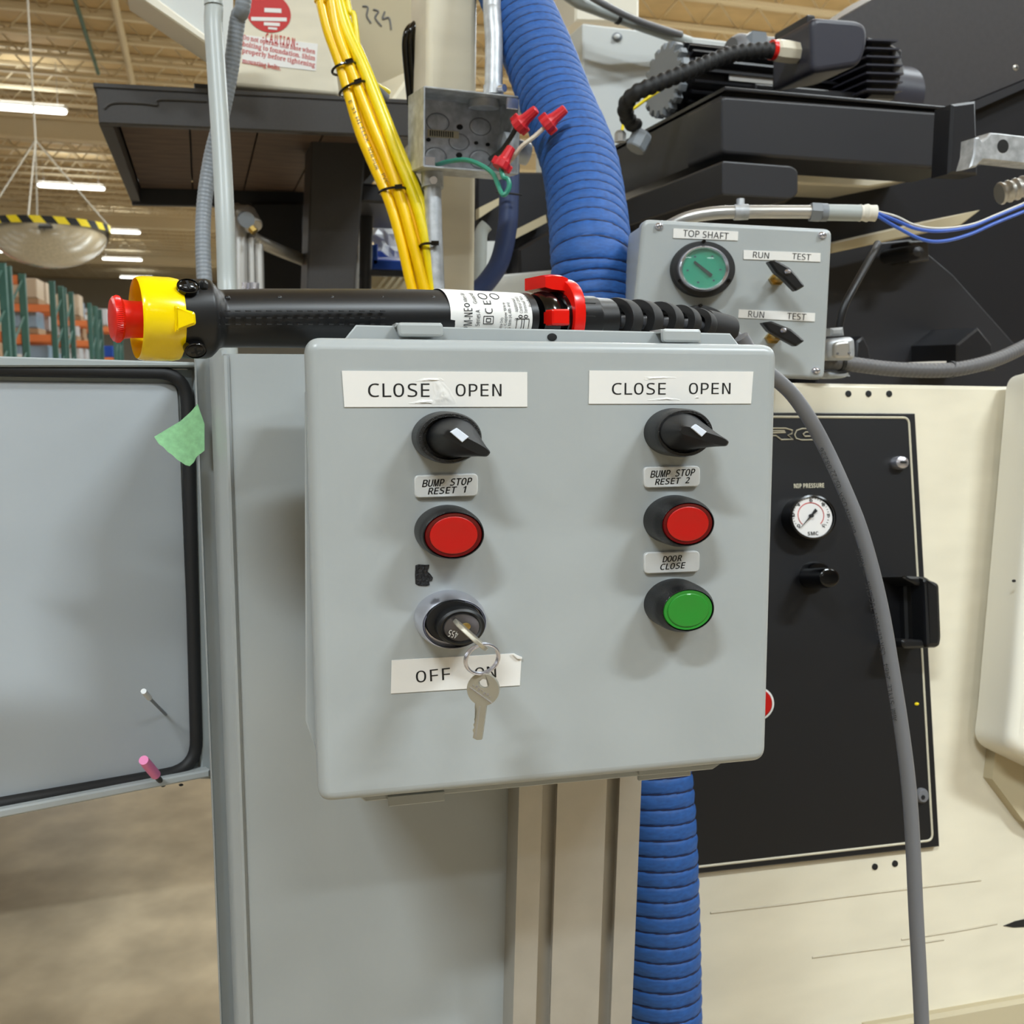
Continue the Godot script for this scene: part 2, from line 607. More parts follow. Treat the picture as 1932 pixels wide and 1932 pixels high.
# ---------------------------------------------------------------- racks far behind
func build_racks() -> void:
	var rng := RandomNumberGenerator.new()
	rng.seed = 7
	var xe := -2.12
	var names := ["first rack row beyond the open door", "second rack row beyond the open door", "third rack row beyond the open door", "fourth rack row, behind the red stop button"]
	var zs := [-11.9, -17.0, -22.4, -28.5]
	var tops := [2.42, 2.55, 2.55, 2.6]
	var lev := [[0.62, 1.02, 1.66, 2.4], [0.5, 1.05, 1.75, 2.2], [0.45, 1.1, 1.8, 2.2], [0.45, 1.0, 1.52, 2.3]]
	for i in 4:
		var o := thing("pallet_rack", "green and orange pallet rack, " + names[i], "rack", Transform3D(Basis(), Vector3(xe, 0, zs[i])), "pallet racks")
		for zz in [0.0, -1.0, -1.35, -2.35]:
			for xx in [0.0, -2.5]:
				part("upright", bx(Vector3(xx, tops[i] / 2, zz), Vector3(0.085, tops[i], 0.075), 0.008), M("rack_green"), o)
			for y in lev[i]:
				if y < tops[i]:
					part("beam", bx(Vector3(-1.25, y - 0.06, zz), Vector3(2.42, 0.115, 0.05), 0.008), M("rack_orange"), o)
		for pair in [[0.0, -1.0], [-1.35, -2.35]]:
			for k in 5:
				var y0: float = 0.15 + k * 0.45
				part("brace", bar(Vector3(0, y0, pair[0]), Vector3(0, y0 + 0.4, pair[1]), 0.016, 4), M("rack_green"), o)
		# loads on the shelves: only the bays the photograph shows
		var li := 0
		for y in lev[i]:
			li += 1
			if (y > tops[i] - 0.1 and i > 0) or (i == 3 and li == 3):
				continue
			for zc in [-0.5, -1.85]:
				var n := 2 if i < 2 else 1
				for k in n:
					var w := rng.randf_range(0.62, 0.95)
					var gap: float = (lev[i][li] if li < lev[i].size() else y + 0.7) - y - 0.2
					var h := minf(rng.randf_range(0.26, 0.46), gap)
					var mk: String = ["carton", "carton_pale", "film_wrap", "film_wrap", "film_blue"][rng.randi() % 5]
					var cx := -0.62 - k * 1.02 + rng.randf_range(-0.06, 0.06)
					var what: String = {"carton": "brown carton load", "carton_pale": "pale carton load", "film_wrap": "white wrapped load", "film_blue": "bluish wrapped load"}[mk]
					var b := thing("pallet_load", "%s %s, %s shelf %s of %s" % ["end" if k == 0 else "inner", what, ["bottom", "second", "third", "top"][li - 1], "front" if zc > -1 else "rear", ["first rack row", "second rack row", "third rack row", "fourth rack row"][i]], "load", Transform3D(Basis(), Vector3(xe + cx, y, zs[i] + zc)), "loads on the pallet racks")
					part("pallet", bx(Vector3(0, 0.05, 0), Vector3(w, 0.09, 0.8), 0.01), M("carton"), b)
					part("carton", bx(Vector3(0, 0.1 + h / 2, 0), Vector3(w * 0.96, h, 0.76), 0.015), M(mk), b)
					if mk != "film_wrap":
						part("sheet", bx(Vector3(rng.randf_range(-0.15, 0.15), 0.1 + h * 0.55, 0.385), Vector3(0.18, 0.12, 0.006)), M("label_white"), b)
	single("storage_bin", bx(Vector3(0, 0.15, 0), Vector3(0.52, 0.3, 0.6), 0.03), M("bin_blue"), "blue storage bin on the fourth rack row, under the yellow guard", "bin", Transform3D(Basis(), Vector3(xe - 0.32, 1.52, zs[3] - 0.4)))

func build_dome_mirror() -> void:
	var d := 6.0
	var c := at(92, 430, d)
	var o := thing("dome_mirror", "clear dome safety mirror hanging by cords, with a yellow and black striped rim", "mirror", Transform3D(Basis(), c))
	var r := 0.345
	var prof := []
	for k in 13:
		var a := PI / 2 * k / 12.0
		prof.append([r * cos(a) * 0.985 + 0.0005, -0.235 * sin(a)])
	var turn := Transform3D(Basis(Vector3.RIGHT, -PI / 2), Vector3.ZERO)
	part("dome", moved(lathe(prof, 56, 1.0, false, true), turn), M("mirror"), o, Transform3D(), 80)
	part("rim_ring", moved(lathe([[r - 0.012, 0.0], [r, 0.0], [r, 0.012], [r - 0.012, 0.012], [r - 0.012, 0.0]], 56, 1.0, false, false), turn), M("plate_white"), o)
	var n := 34
	for i in n:
		var p0 := []
		var p1 := []
		for s in 4:
			var a := TAU * (i + s / 3.0) / n
			var sh := 0.09
			p0.append([Vector3(cos(a) * (r + 0.002), -0.016, sin(a) * (r + 0.002)), Vector3(cos(a + sh) * (r + 0.002), 0.024, sin(a + sh) * (r + 0.002))])
		var t := PackedVector3Array()
		for s in 3:
			var q := [p0[s][0], p0[s][1], p0[s + 1][1], p0[s + 1][0]]
			var back := []
			for v in q:
				back.append(v - Vector3(v.x, 0, v.z).normalized() * 0.0015)
			t.append_array(loft([back, q]))
		part("rim_stripe", t, M("hazard_yellow" if i % 2 == 0 else "ink"), o)
	var knot: Vector3 = pw(o.transform, [[67, 265, d]])[0]
	var up: Vector3 = pw(o.transform, [[50, -40, d]])[0]
	part("cord", bar(knot, up + (up - knot) * 2.2, 0.006, 6), M("cord_white"), o)
	for a in [0.05, 1.75, 3.0, 4.4]:
		part("cord", bar(knot, Vector3(cos(a) * r, 0.012, sin(a) * r), 0.0045, 6), M("cord_white"), o)

# round part built on a plane: profile pairs are [radius in pixels, z in metres]
func turned(called: String, fr: Transform3D, cx, cy, zref: float, prof: Array, m: Material, parent: Node, sy := SQ, seg := 44, crease := 38.0) -> MeshInstance3D:
	var c := on(fr, cx, cy, zref)
	var k := depth_of(fr, c) / F
	var pr := []
	for q in prof:
		pr.append([q[0] * k, q[1]])
	return part(called, lathe(pr, seg, sy), m, parent, Transform3D(Basis(), Vector3(c.x, c.y, 0)), crease)

func plate(called: String, fr: Transform3D, pts: Array, zf: float, zb: float, m: Material, parent: Node, bev := 0.0, round_ := 0.0, steps := 1) -> MeshInstance3D:
	var p := poly(fr, pts, zf)
	if round_ > 0:
		p = rounded(p, maxf(round_, bev * 1.5))
	return part(called, slab(p, zf, zb, bev, 0.0, steps), m, parent)

func screw(fr: Transform3D, x, y, z: float, r: float, parent: Node, m: Material, slot_m: Material, called := "screw") -> void:
	var s := turned(called, fr, x, y, z, [[r, z - 0.001], [r, z + 0.0006], [r * 0.75, z + 0.0018], [r * 0.3, z + 0.0024]], m, parent, SQ, 20)
	var k := depth_of(fr, on(fr, x, y, z)) / F * r
	for a in [0.5, 0.5 + PI / 2]:
		part("slot", moved(bx(Vector3(0, 0, z + 0.0021), Vector3(k * 1.15, k * 0.26, 0.0012)), Transform3D(Basis(Vector3(0, 0, 1), a).scaled(Vector3(1, SQ, 1)), Vector3.ZERO)), slot_m, s)

# ---------------------------------------------------------------- machines behind the station
func build_far_machines() -> void:
	# steel platform with a boarded underside
	var ft := frame(480, 215, 1.35, Vector3(0, 0, 1.65))
	var o := thing("steel_platform", "dark grey steel platform with a boarded brown underside, carrying the cream casting", "platform", ft)
	var a := on(ft, 181, 165)
	var b := on(ft, 783, 262)
	var y0 := on(ft, 184, 233).y
	var y1 := a.y
	var dz := 0.66
	part("front_rail", bx(Vector3((a.x + b.x) / 2, (y0 + y1) / 2, -0.008), Vector3(b.x - a.x, y1 - y0, 0.016), 0.002), M("frame_dark"), o)
	part("side_rail", bx(Vector3(a.x + 0.008, (y0 + y1) / 2, -dz / 2), Vector3(0.016, y1 - y0, dz - 0.03), 0.002), M("frame_dark"), o)
	part("side_rail", bx(Vector3(b.x - 0.008, (y0 + y1) / 2, -dz / 2), Vector3(0.016, y1 - y0, dz - 0.03), 0.002), M("frame_dark"), o)
	part("back_rail", bx(Vector3((a.x + b.x) / 2, (y0 + y1) / 2 - 0.004, -dz), Vector3(b.x - a.x, y1 - y0, 0.02), 0.002), M("machine_black"), o)
	part("top_plate", bx(Vector3((a.x + b.x) / 2, y1 + 0.003, -dz / 2), Vector3(b.x - a.x + 0.006, 0.006, dz), 0.001), M("frame_dark"), o)
	for i in 4:
		var w := (b.x - a.x - 0.036) / 4.0
		part("board", bx(Vector3(a.x + 0.018 + w * (i + 0.5), y1 - 0.012, -dz / 2), Vector3(w - 0.003, 0.016, dz - 0.05), 0.001), M("plywood"), o)
	part("weld_bead", tube(smooth_path([on(ft, 197, 205, 0.001), on(ft, 215, 194, 0.001), on(ft, 270, 195, 0.001), on(ft, 297, 198, 0.001), on(ft, 302, 188, 0.001), on(ft, 390, 191, 0.001)], 4), 0.0014, 6), M("frame_dark"), o)
	plate("shim", ft, [[366, 157], [440, 163], [440, 172], [368, 168]], -0.01, -0.09, M("machine_black"), o)
	var fpost := frame(625, 400, 1.56, Vector3(0, 0, 0))
	part("post", slab(poly(fpost, [[588, 262], [692, 266], [664, 620], [576, 620]]), 0.0, -0.1, 0.003), M("frame_dark"), o, ft.affine_inverse() * fpost)
	part("unseen_shade_box", bx(ft.affine_inverse() * Vector3(-0.75, 0.86, -2.6), Vector3(1.6, 0.72, 1.3), 0.01), M("frame_dark"), o)  # unseen box behind the open door, placed to shade the floor
	for lx in [-1.45, -0.9]:
		part("unseen_box_leg", bx(ft.affine_inverse() * Vector3(lx, 0.25, -3.1), Vector3(0.08, 0.5, 0.08), 0.004), M("frame_dark"), o)  # legs of the unseen box, also out of view
	# cream casting with its two stickers
	var fc := frame(530, 80, 1.40)
	o = thing("machine_casting", "cream machine casting with a round red sticker and a red CAUTION label", "machine", fc)
	plate("casting", fc, [[480, -420], [560, -420], [642, 182], [434, 163]], 0.0, -0.3, M("cream"), o, 0.006, 0.01, 3)
	var st := turned("sticker", fc, 507, 24, 0.001, [[41, 0.0], [41, 0.0008]], M("sticker_red"), o, 0.86)
	for r in [[499, 15, 531, 23], [474, 32, 541, 39], [498, 42, 528, 48], [506, 51, 523, 55]]:
		plate("sticker_bar", fc, [[r[0], r[1]], [r[2], r[1] + 1.5], [r[2], r[3] + 1.5], [r[0], r[3]]], 0.0013, 0.0007, M("label_white"), st, 0, 0.0)
		st.get_child(-1).position -= st.position
	plate("caution_label", fc, [[460, 66], [600, 83], [596, 134], [456, 118]], 0.0008, -0.001, M("label_white"), o)
	letters(o, "- C A U T I O N -", M("sticker_red"), fc, [496, 67, 562, 84], 0.0012, "Droid Sans Bold", -5)
	var lines := ["Do not operate this base when", "bolting to foundation. Shim", "properly before tightening", "mounting bolts."]
	for i in 4:
		letters(o, lines[i], M("sticker_red"), fc, [459 - i * 0.5, 79 + i * 12.5, 595 if i < 3 else 530, 91.5 + i * 12.5], 0.0012, "Droid Serif Bold", -6)
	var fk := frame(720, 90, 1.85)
	o = thing("machine_housing", "cream machine housing behind the yellow cables, its shade painted dull tan", "machine", fk)
	plate("housing", fk, [[560, -420], [830, -420], [840, 262], [560, 245]], 0.0, -0.3, M("cream_dull_and_shaded"), o, 0.01, 0.02, 3)  # cream casting, its shade put into the duller colour
	for sc in [[[684, 12], [694, 14], [692, 30], [700, 44]], [[704, 18], [714, 22], [708, 34], [720, 50]], [[726, 22], [722, 36], [734, 34], [738, 56]]]:
		var pts := []
		for q in sc:
			pts.append(on(fk, q[0], q[1], 0.001))
		part("scrawl", tube(smooth_path(pts, 5), 0.0016, 5), M("cable_grey"), o)
	var fs := frame(755, 200, 1.6, Vector3(0, 20, 0))
	single("support_casting", slab(rounded(poly(fs, [[722, 212], [782, 128], [815, 128], [815, 272], [722, 264]]), 0.006), 0.0, -0.12, 0.004), M("cream"), "slanted cream machine foot between the yellow cables and the junction box", "machine foot", fs)
	var fb := frame(340, 20, 1.25)
	o = thing("white_beam", "white sloping beam in the upper corner above the platform", "beam", fb)
	plate("web", fb, [[272, -20], [440, -20], [440, 118], [388, 78]], 0.0, -0.05, M("panel_light"), o, 0.002)
	plate("flange", fb, [[236, -24], [274, -20], [392, 68], [392, 84]], 0.012, -0.07, M("cream_cover"), o, 0.002)
	# black machine parts under the platform
	var fd := frame(520, 470, 1.95)
	single("equipment_panel", slab(poly(fd, [[474, 382], [574, 382], [574, 640], [474, 640]]), 0.0, -0.2, 0.004), M("motor_black"), "black equipment panel under the platform, behind the armoured conduit", "panel", fd)
	var fe := frame(690, 460, 1.8)
	o = thing("wire_shelf", "dark wire shelf unit with round posts between the platform post and the yellow cables", "shelf", fe)
	part("shelf_post", bar(on(fe, 692, 380), on(fe, 686, 640), 0.012, 10), M("machine_black"), o)
	part("shelf_post", bar(on(fe, 672, 420, 0.05), on(fe, 670, 640, 0.05), 0.006, 8), M("steel"), o)
	part("shelf_rail", bx((on(fe, 660, 512) + on(fe, 790, 519)) / 2, Vector3(0.13, 0.012, 0.012), 0.002), M("machine_black"), o)
	for i in 9:
		part("shelf_wire", bar(on(fe, 664 + i * 13, 512 + i * 0.7, 0.0), on(fe, 664 + i * 13, 512 + i * 0.7, -0.3), 0.003, 5), M("steel"), o)
	part("shelf_hood", bx((on(fe, 660, 385) + on(fe, 800, 402)) / 2, Vector3(0.14, 0.03, 0.3), 0.004), M("machine_black"), o)
	var ff := frame(735, 460, 2.0)
	o = thing("parts_bin", "blue plastic bin holding white wrapped parts on the wire shelf", "bin", ff)
	plate("bin", ff, [[702, 488], [770, 492], [770, 512], [702, 509]], 0.0, -0.2, M("bin_blue"), o, 0.003)
	plate("bin_end", ff, [[703, 462], [713, 460], [714, 500], [703, 500]], 0.0, -0.2, M("bin_blue"), o, 0.002)
	var wrap := PackedVector3Array()
	var wr := []
	for k in 9:
		var r := []
		for j in 20:
			var an := TAU * j / 20.0
			var q := 0.036 + 0.006 * sin(an * 5 + k * 1.7) + 0.004 * cos(an * 9 - k)
			r.append(on(ff, 738, 488 - k * 10.5, -0.08) + Vector3(cos(an) * q * 1.1, 0, sin(an) * q) * (0.85 + 0.15 * sin(k * 1.9)))
		wr.append(r)
	wrap = loft(wr)
	part("wrapped_part", wrap, M("film_wrap"), o, Transform3D(), 20)
	single("shelf_tray", bx(Vector3.ZERO, Vector3(0.11, 0.03, 0.1), 0.004), M("cream_dull_and_shaded"), "small tan tray under the wire shelf beside the yellow cables", "tray", Transform3D(Basis(), at(735, 538, 1.95)))
	# dark frames right of the post
	var fg := frame(960, 430, 1.5)
	o = thing("black_carriage", "black machine carriage with cream strips behind the navy hose", "machine", fg)
	plate("carriage", fg, [[900, 325], [1060, 325], [1060, 470], [960, 520], [900, 420]], -0.03, -0.25, M("motor_black"), o, 0.003)
	plate("strip", fg, [[904, 392], [944, 372], [944, 385], [904, 412]], 0.0, -0.02, M("cream_dull_and_shaded"), o)
	plate("strip", fg, [[960, 440], [1030, 405], [1032, 420], [962, 456]], 0.0, -0.02, M("cream_dull_and_shaded"), o)
	plate("cover", fg, [[978, 470], [1045, 430], [1045, 512], [980, 522]], 0.02, -0.05, M("motor_black"), o, 0.004)
	plate("side_plate", fg, [[915, 455], [945, 455], [945, 560], [915, 560]], 0.0, -0.02, M("panel_light"), o)
	plate("base_plate", fg, [[925, 520], [1060, 508], [1060, 600], [925, 600]], 0.03, -0.05, M("panel_light"), o, 0.003)
	# pale cabinet behind the motor
	var fh := frame(1230, 170, 1.75)
	o = thing("pale_cabinet", "pale grey metal cabinet behind the blue hose and the motor", "cabinet", fh)
	plate("body", fh, [[1098, 43], [1420, 83], [1420, 420], [1098, 400]], 0.0, -0.25, M("panel_light"), o, 0.004, 0.006, 2)
	for lx in [1130, 1390]:
		part("stand", bx(Vector3(on(fh, lx, 400).x, (on(fh, lx, 400).y + 0.02 - fh.origin.y) / 2, -0.12), Vector3(0.05, on(fh, lx, 400).y + 0.02 + fh.origin.y, 0.05), 0.003), M("panel_light"), o)
	turned("bolt", fh, 1164, 70, 0.0, [[10, 0.0], [10, 0.003], [7, 0.005], [3, 0.0055]], M("conduit_dark"), o, SQ, 24)
	turned("bolt_head", fh, 1164, 69, 0.006, [[5.5, 0.004], [5, 0.009], [2, 0.010]], M("plate_white"), o, SQ, 20)
	var fi := frame(1140, 20, 2.3)
	single("cream_duct", slab(poly(fi, [[1085, -40], [1206, -40], [1206, 44], [1085, 40]]), 0.0, -0.3, 0.005), M("cream_cover"), "cream duct end above the pale cabinet", "duct", fi)
	o = thing("overhead_pipe", "grey green pipe sloping down above the pale cabinet, cable strapped to it", "pipe", Transform3D(Basis(), at(1150, 20, 1.62)))
	var pp := pw(o.transform, [[800, -190, 1.55], [1040, -30, 1.6], [1090, 5, 1.62], [1205, 47, 1.66], [1300, 80, 1.72]])
	part("pipe", tube(pp, 0.0092, 16), M("conduit_grey"), o)
	part("cable", tube(smooth_path(pw(o.transform, [[840, -190, 1.55], [1080, -30, 1.6], [1130, 3, 1.6], [1205, 40, 1.64], [1285, 66, 1.7]]), 5), 0.0055, 10), M("cable_grey"), o)
	part("strap", tube(pw(o.transform, [[1165, 33, 1.642], [1169, 34.5, 1.644]]), 0.0106, 14), M("rubber"), o)
	build_motor()
	# black beams
	var fl := frame(1365, 230, 1.2)
	o = thing("black_beam_frame", "heavy black box beam corner under the motor", "machine frame", fl)
	plate("beam", fl, [[1362, 180], [1805, 214], [1812, 322], [1362, 290]], 0.0, -0.09, M("machine_black"), o, 0.004, 0.004, 3)
	plate("side_beam", fl, [[1362, 180], [1440, 186], [1440, 295], [1362, 290]], -0.01, -0.5, M("machine_black"), o, 0.003)
	plate("top_flange", fl, [[1368, 163], [1800, 202], [1800, 208], [1368, 170]], -0.002, -0.5, M("motor_black"), o, 0.001)
	plate("dark_gap_strip", fl, [[1370, 170], [1800, 208], [1800, 216], [1370, 182]], -0.012, -0.5, M("dark_hole"), o)  # black strip painting in the shaded gap under the flange
	plate("worn_edge", fl, [[1776, 248], [1795, 242], [1793, 312], [1774, 306]], 0.0004, -0.001, M("cable_grey"), o)
	var fm := frame(1430, 340, 1.17)
	single("beam_box", slab(rounded(poly(fm, [[1362, 303], [1494, 313], [1506, 322], [1506, 366], [1492, 376], [1362, 368]]), 0.004), 0.0, -0.4, 0.002, 0.0, 2), M("machine_black"), "smaller black box below the black beam, above the conduit", "machine frame", fm)
	var fn := frame(1610, 335, 1.45)
	single("cream_rail", slab(poly(fn, [[1480, 312], [1760, 330], [1640, 354], [1480, 346]]), 0.0, -0.1, 0.003), M("cream"), "cream rail showing under the black beam", "rail", fn)
	var fq := frame(1820, 260, 1.17)
	single("black_column", slab(poly(fq, [[1797, 196], [1842, 190], [1846, 330], [1790, 328]]), 0.0, -0.03, 0.003), M("motor_black"), "black column at the end of the beam beside the steel bracket", "machine frame", fq)
	var fr_ := frame(1750, 80, 1.75)
	o = thing("drum_guard", "large dark grey rounded guard behind the motor terminal box", "machine guard", fr_)
	plate("guard", fr_, [[1530, 100], [1584, 34], [1646, -2], [1730, -60], [1900, -130], [2040, -150], [2040, 108], [1803, 206], [1620, 215]], 0.0, -0.2, M("drum_dark"), o, 0.003)
	plate("guard_flange", fr_, [[1803, 206], [2040, 108], [2040, 120], [1830, 212]], 0.01, -0.2, M("machine_black"), o)
	plate("lower_panel", fr_, [[1803, 207], [2040, 109], [2040, 430], [1780, 430]], -0.02, -0.06, M("motor_black"), o)
	screw(fr_, 1916, 128, 0.0, 7, o, M("steel"), M("dark_hole"))
	var fu := frame(1750, 500, 1.62)
	o = thing("machine_bay", "dark machine bay behind the grey flexible conduit", "machine", fu)
	plate("back_plate", fu, [[1480, 384], [1560, 330], [1800, 330], [2040, 240], [2040, 800], [1170, 800], [1170, 405], [1360, 400]], 0.0, -0.1, M("motor_black"), o)
	plate("paler_plate", fu, [[1540, 470], [1720, 452], [1800, 520], [1960, 700], [1960, 800], [1540, 800]], 0.06, 0.0, M("machine_black"), o, 0.002)  # dark plate a little paler than the back plate
	plate("tan_rail", fu, [[1568, 458], [1760, 414], [1850, 396], [1812, 426], [1568, 478]], 0.14, 0.1, M("cream_dull_and_shaded"), o, 0.002)
	plate("gusset", fu, [[1806, 700], [1806, 650], [1846, 618], [1872, 650], [1880, 700]], 0.16, 0.06, M("motor_black"), o, 0.003)
	plate("gusset", fu, [[1612, 700], [1616, 645], [1630, 634], [1640, 655], [1648, 700]], 0.2, 0.16, M("motor_black"), o, 0.003)
	turned("pivot_bolt", fu, 1733, 475, 0.13, [[18, 0.06], [18, 0.12], [12, 0.13], [3, 0.132]], M("motor_black"), o)
	plate("bearing_plate", fu, [[1715, 455], [1752, 453], [1754, 492], [1716, 496]], 0.1, 0.04, M("frame_dark"), o, 0.002)
	var fv := frame(1880, 285, 1.02)
	o = thing("steel_bracket", "bare steel bracket with one hole beside the black beam end", "bracket", fv)
	plate("bracket", fv, [[1840, 260], [1848, 258], [1853, 266], [1863, 259], [1869, 250], [1884, 251], [1960, 260], [1970, 314], [1871, 303], [1855, 302], [1842, 315], [1830, 317], [1838, 290]], 0.0, -0.02, M("galvanised"), o, 0.0015)
	turned("hole", fv, 1892, 276, 0.0, [[13, -0.001], [13, 0.0003], [10, 0.0004]], M("dark_hole"), o, 0.95)
	single("corrugated_duct", tube(even(smooth_path(pw(Transform3D(Basis(), at(1920, 355, 1.08)), [[1885, 366, 1.08], [1920, 356, 1.08], [1975, 338, 1.08]]), 10), 0.001), 0.011, 18, func(i, n, an): return 1.0 + 0.1 * sin(i * 0.75)), M("steel"), "silver corrugated duct end below the steel bracket", "duct", Transform3D(Basis(), at(1920, 355, 1.08)))

func build_motor() -> void:
	var c := at(1262, 153, 1.5)
	var ry := 66.0 * 1.5 / F
	var rz := ry / SQ
	var o := thing("electric_motor", "black finned electric motor with a notched grey end plate and terminal box", "motor", Transform3D(Basis(Vector3(0, 0, 1), Vector3(0, 1, 0), Vector3(-1, 0, 0)), c))
	# local z points out of the end plate towards the hose; local x comes forward
	var star := PackedVector2Array()
	for i in 108:
		var an := TAU * i / 108.0
		var q := 0.86 if (i % 6) < 2 else 1.0
		star.append(Vector2(cos(an) * rz * q, sin(an) * ry * q))
	part("end_plate", slab(star, 0.012, 0.0, 0.003), M("conduit_dark"), o)
	part("stator", lathe([[rz * 0.83, -0.36], [rz * 0.83, 0.0]], 40, SQ), M("motor_black"), o)
	for i in 22:
		var an := TAU * i / 22.0
		var b := Basis(Vector3(cos(an) * rz, sin(an) * ry, 0), Vector3(-sin(an), cos(an), 0), Vector3(0, 0, 1))
		part("fin", moved(bx(Vector3(0.9, 0, -0.13), Vector3(0.22, 0.0035, 0.24)), Transform3D(b, Vector3.ZERO)), M("motor_black"), o)
	part("front_housing", lathe([[rz * 0.6, -0.42], [rz * 1.02, -0.40], [rz * 1.05, -0.3], [rz * 0.95, -0.27], [rz * 0.7, -0.25]], 40, SQ), M("motor_box"), o)
	part("name_plate", bx(Vector3(rz * 0.93, -0.004, -0.11), Vector3(0.004, 0.012, 0.09), 0.001), M("steel"), o)
	part("lifting_eye", moved(bx(Vector3(0, ry + 0.012, -0.14), Vector3(0.03, 0.03, 0.035), 0.006), Transform3D()), M("conduit_dark"), o)
	part("upper_gearbox", moved(lathe([[0.034, -0.28], [0.034, -0.12], [0.026, -0.11]], 28, 0.8), Transform3D(Basis(), Vector3(-0.02, ry + 0.004, 0))), M("cable_grey"), o)
	for i in 7:
		part("gearbox_fin", bx(Vector3(-0.02, ry + 0.03, -0.255 - i * 0.012), Vector3(0.07, 0.02, 0.004), 0.001), M("motor_black"), o)
	var inv := o.transform.affine_inverse()
	var ff := frame(1580, 90, 1.33)
	var rel := inv * ff
	var tb := sub("terminal_box", o, rel)
	plate("box_body", ff, [[1531, 31], [1622, 38], [1637, 50], [1638, 84], [1624, 124], [1532, 138]], 0.03, -0.06, M("motor_box"), tb, 0.007, 0.0115, 5)
	plate("box_rim", ff, [[1523, 26], [1540, 28], [1536, 142], [1518, 140]], 0.008, -0.07, M("motor_black"), tb, 0.003, 0.004, 2)
	var fn := frame(1660, 120, 1.45)
	var reln := inv * fn
	for i in 7:
		part("cooling_fin", slab(poly(fn, [[1625, 78 + i * 15.5], [1684 + minf(i, 3) * 3, 80 + i * 15.5], [1684 + minf(i, 3) * 3, 83 + i * 15.5], [1625, 81 + i * 15.5]]), 0.012, -0.1), M("motor_box"), o, reln)
	part("fan_cover", slab(poly(fn, [[1640, 70], [1672, 76], [1704, 94], [1702, 146], [1690, 186], [1640, 184]]), 0.0, -0.12, 0.004), M("motor_black"), o, reln)
	part("fan_shroud", slab(poly(fn, [[1682, 92], [1692, 104], [1700, 125], [1702, 142], [1684, 142]]), 0.006, -0.02, 0.002), M("cable_grey"), o, reln)
	part("motor_foot", slab(poly(fn, [[1440, 150], [1640, 168], [1640, 196], [1440, 182]]), -0.02, -0.2, 0.002), M("motor_black"), o, reln)
	# flexible conduit from the terminal box down behind the beam
	var fc := Transform3D(Basis(), at(1300, 150, 1.3))
	o = thing("flexible_conduit", "black ribbed flexible conduit curving from the motor terminal box", "conduit", fc)
	var path := smooth_path(pw(fc, [[1468, 95, 1.31], [1420, 97, 1.30], [1370, 106, 1.29], [1300, 134, 1.27], [1240, 158, 1.26], [1200, 176, 1.26], [1180, 200, 1.28], [1186, 226, 1.3], [1204, 242, 1.31]]), 12)
	part("conduit", tube(even(path, 0.001), 0.0098, 18, func(i, n, an): return 1.0 + 0.09 * sin(i * 0.55 + an)), M("rubber"), o)
	var ax := Transform3D(Basis(Vector3(0, 0, 1), Vector3(0, 1, 0), Vector3(-1, 0, 0)), Vector3.ZERO)
	var p0: Vector3 = pw(fc, [[1462, 95, 1.31]])[0]
	part("red_ring", moved(lathe([[0.0125, 0.0], [0.0125, 0.006]], 24), ax).duplicate(), M("red_gloss"), o, Transform3D(Basis(), p0))
	part("gland_nut", moved(lathe([[0.0105, -0.036], [0.0135, -0.034], [0.0145, -0.02], [0.0145, -0.004], [0.0125, 0.0]], 8), ax), M("cream"), o, Transform3D(Basis(), p0), 20)
	part("gland_nut", moved(lathe([[0.014, -0.048], [0.0155, -0.046], [0.0155, -0.036]], 6), ax), M("cream"), o, Transform3D(Basis(), p0), 20)
	var p1: Vector3 = pw(fc, [[1206, 244, 1.31]])[0]
	part("elbow_nut", lathe([[0.013, -0.02], [0.014, -0.018], [0.014, 0.0], [0.012, 0.004]], 8), M("conduit_dark"), o, Transform3D(Basis(Vector3.RIGHT, -PI / 2).rotated(Vector3(0, 0, 1), -0.5), p1 + Vector3(0.004, -0.008, 0)), 20)
	part("terminal_stud", lathe([[0.008, 0.0], [0.008, 0.01], [0.005, 0.014]], 8), M("steel"), o, Transform3D(Basis(Vector3.RIGHT, -PI / 2), pw(fc, [[1170, 268, 1.31]])[0]), 20)
	part("ground_wire", tube(smooth_path(pw(fc, [[1172, 262, 1.33], [1180, 220, 1.34], [1205, 198, 1.34], [1236, 176, 1.34], [1262, 160, 1.36]]), 6), 0.0022, 8), M("yellow_cable_pale"), o)

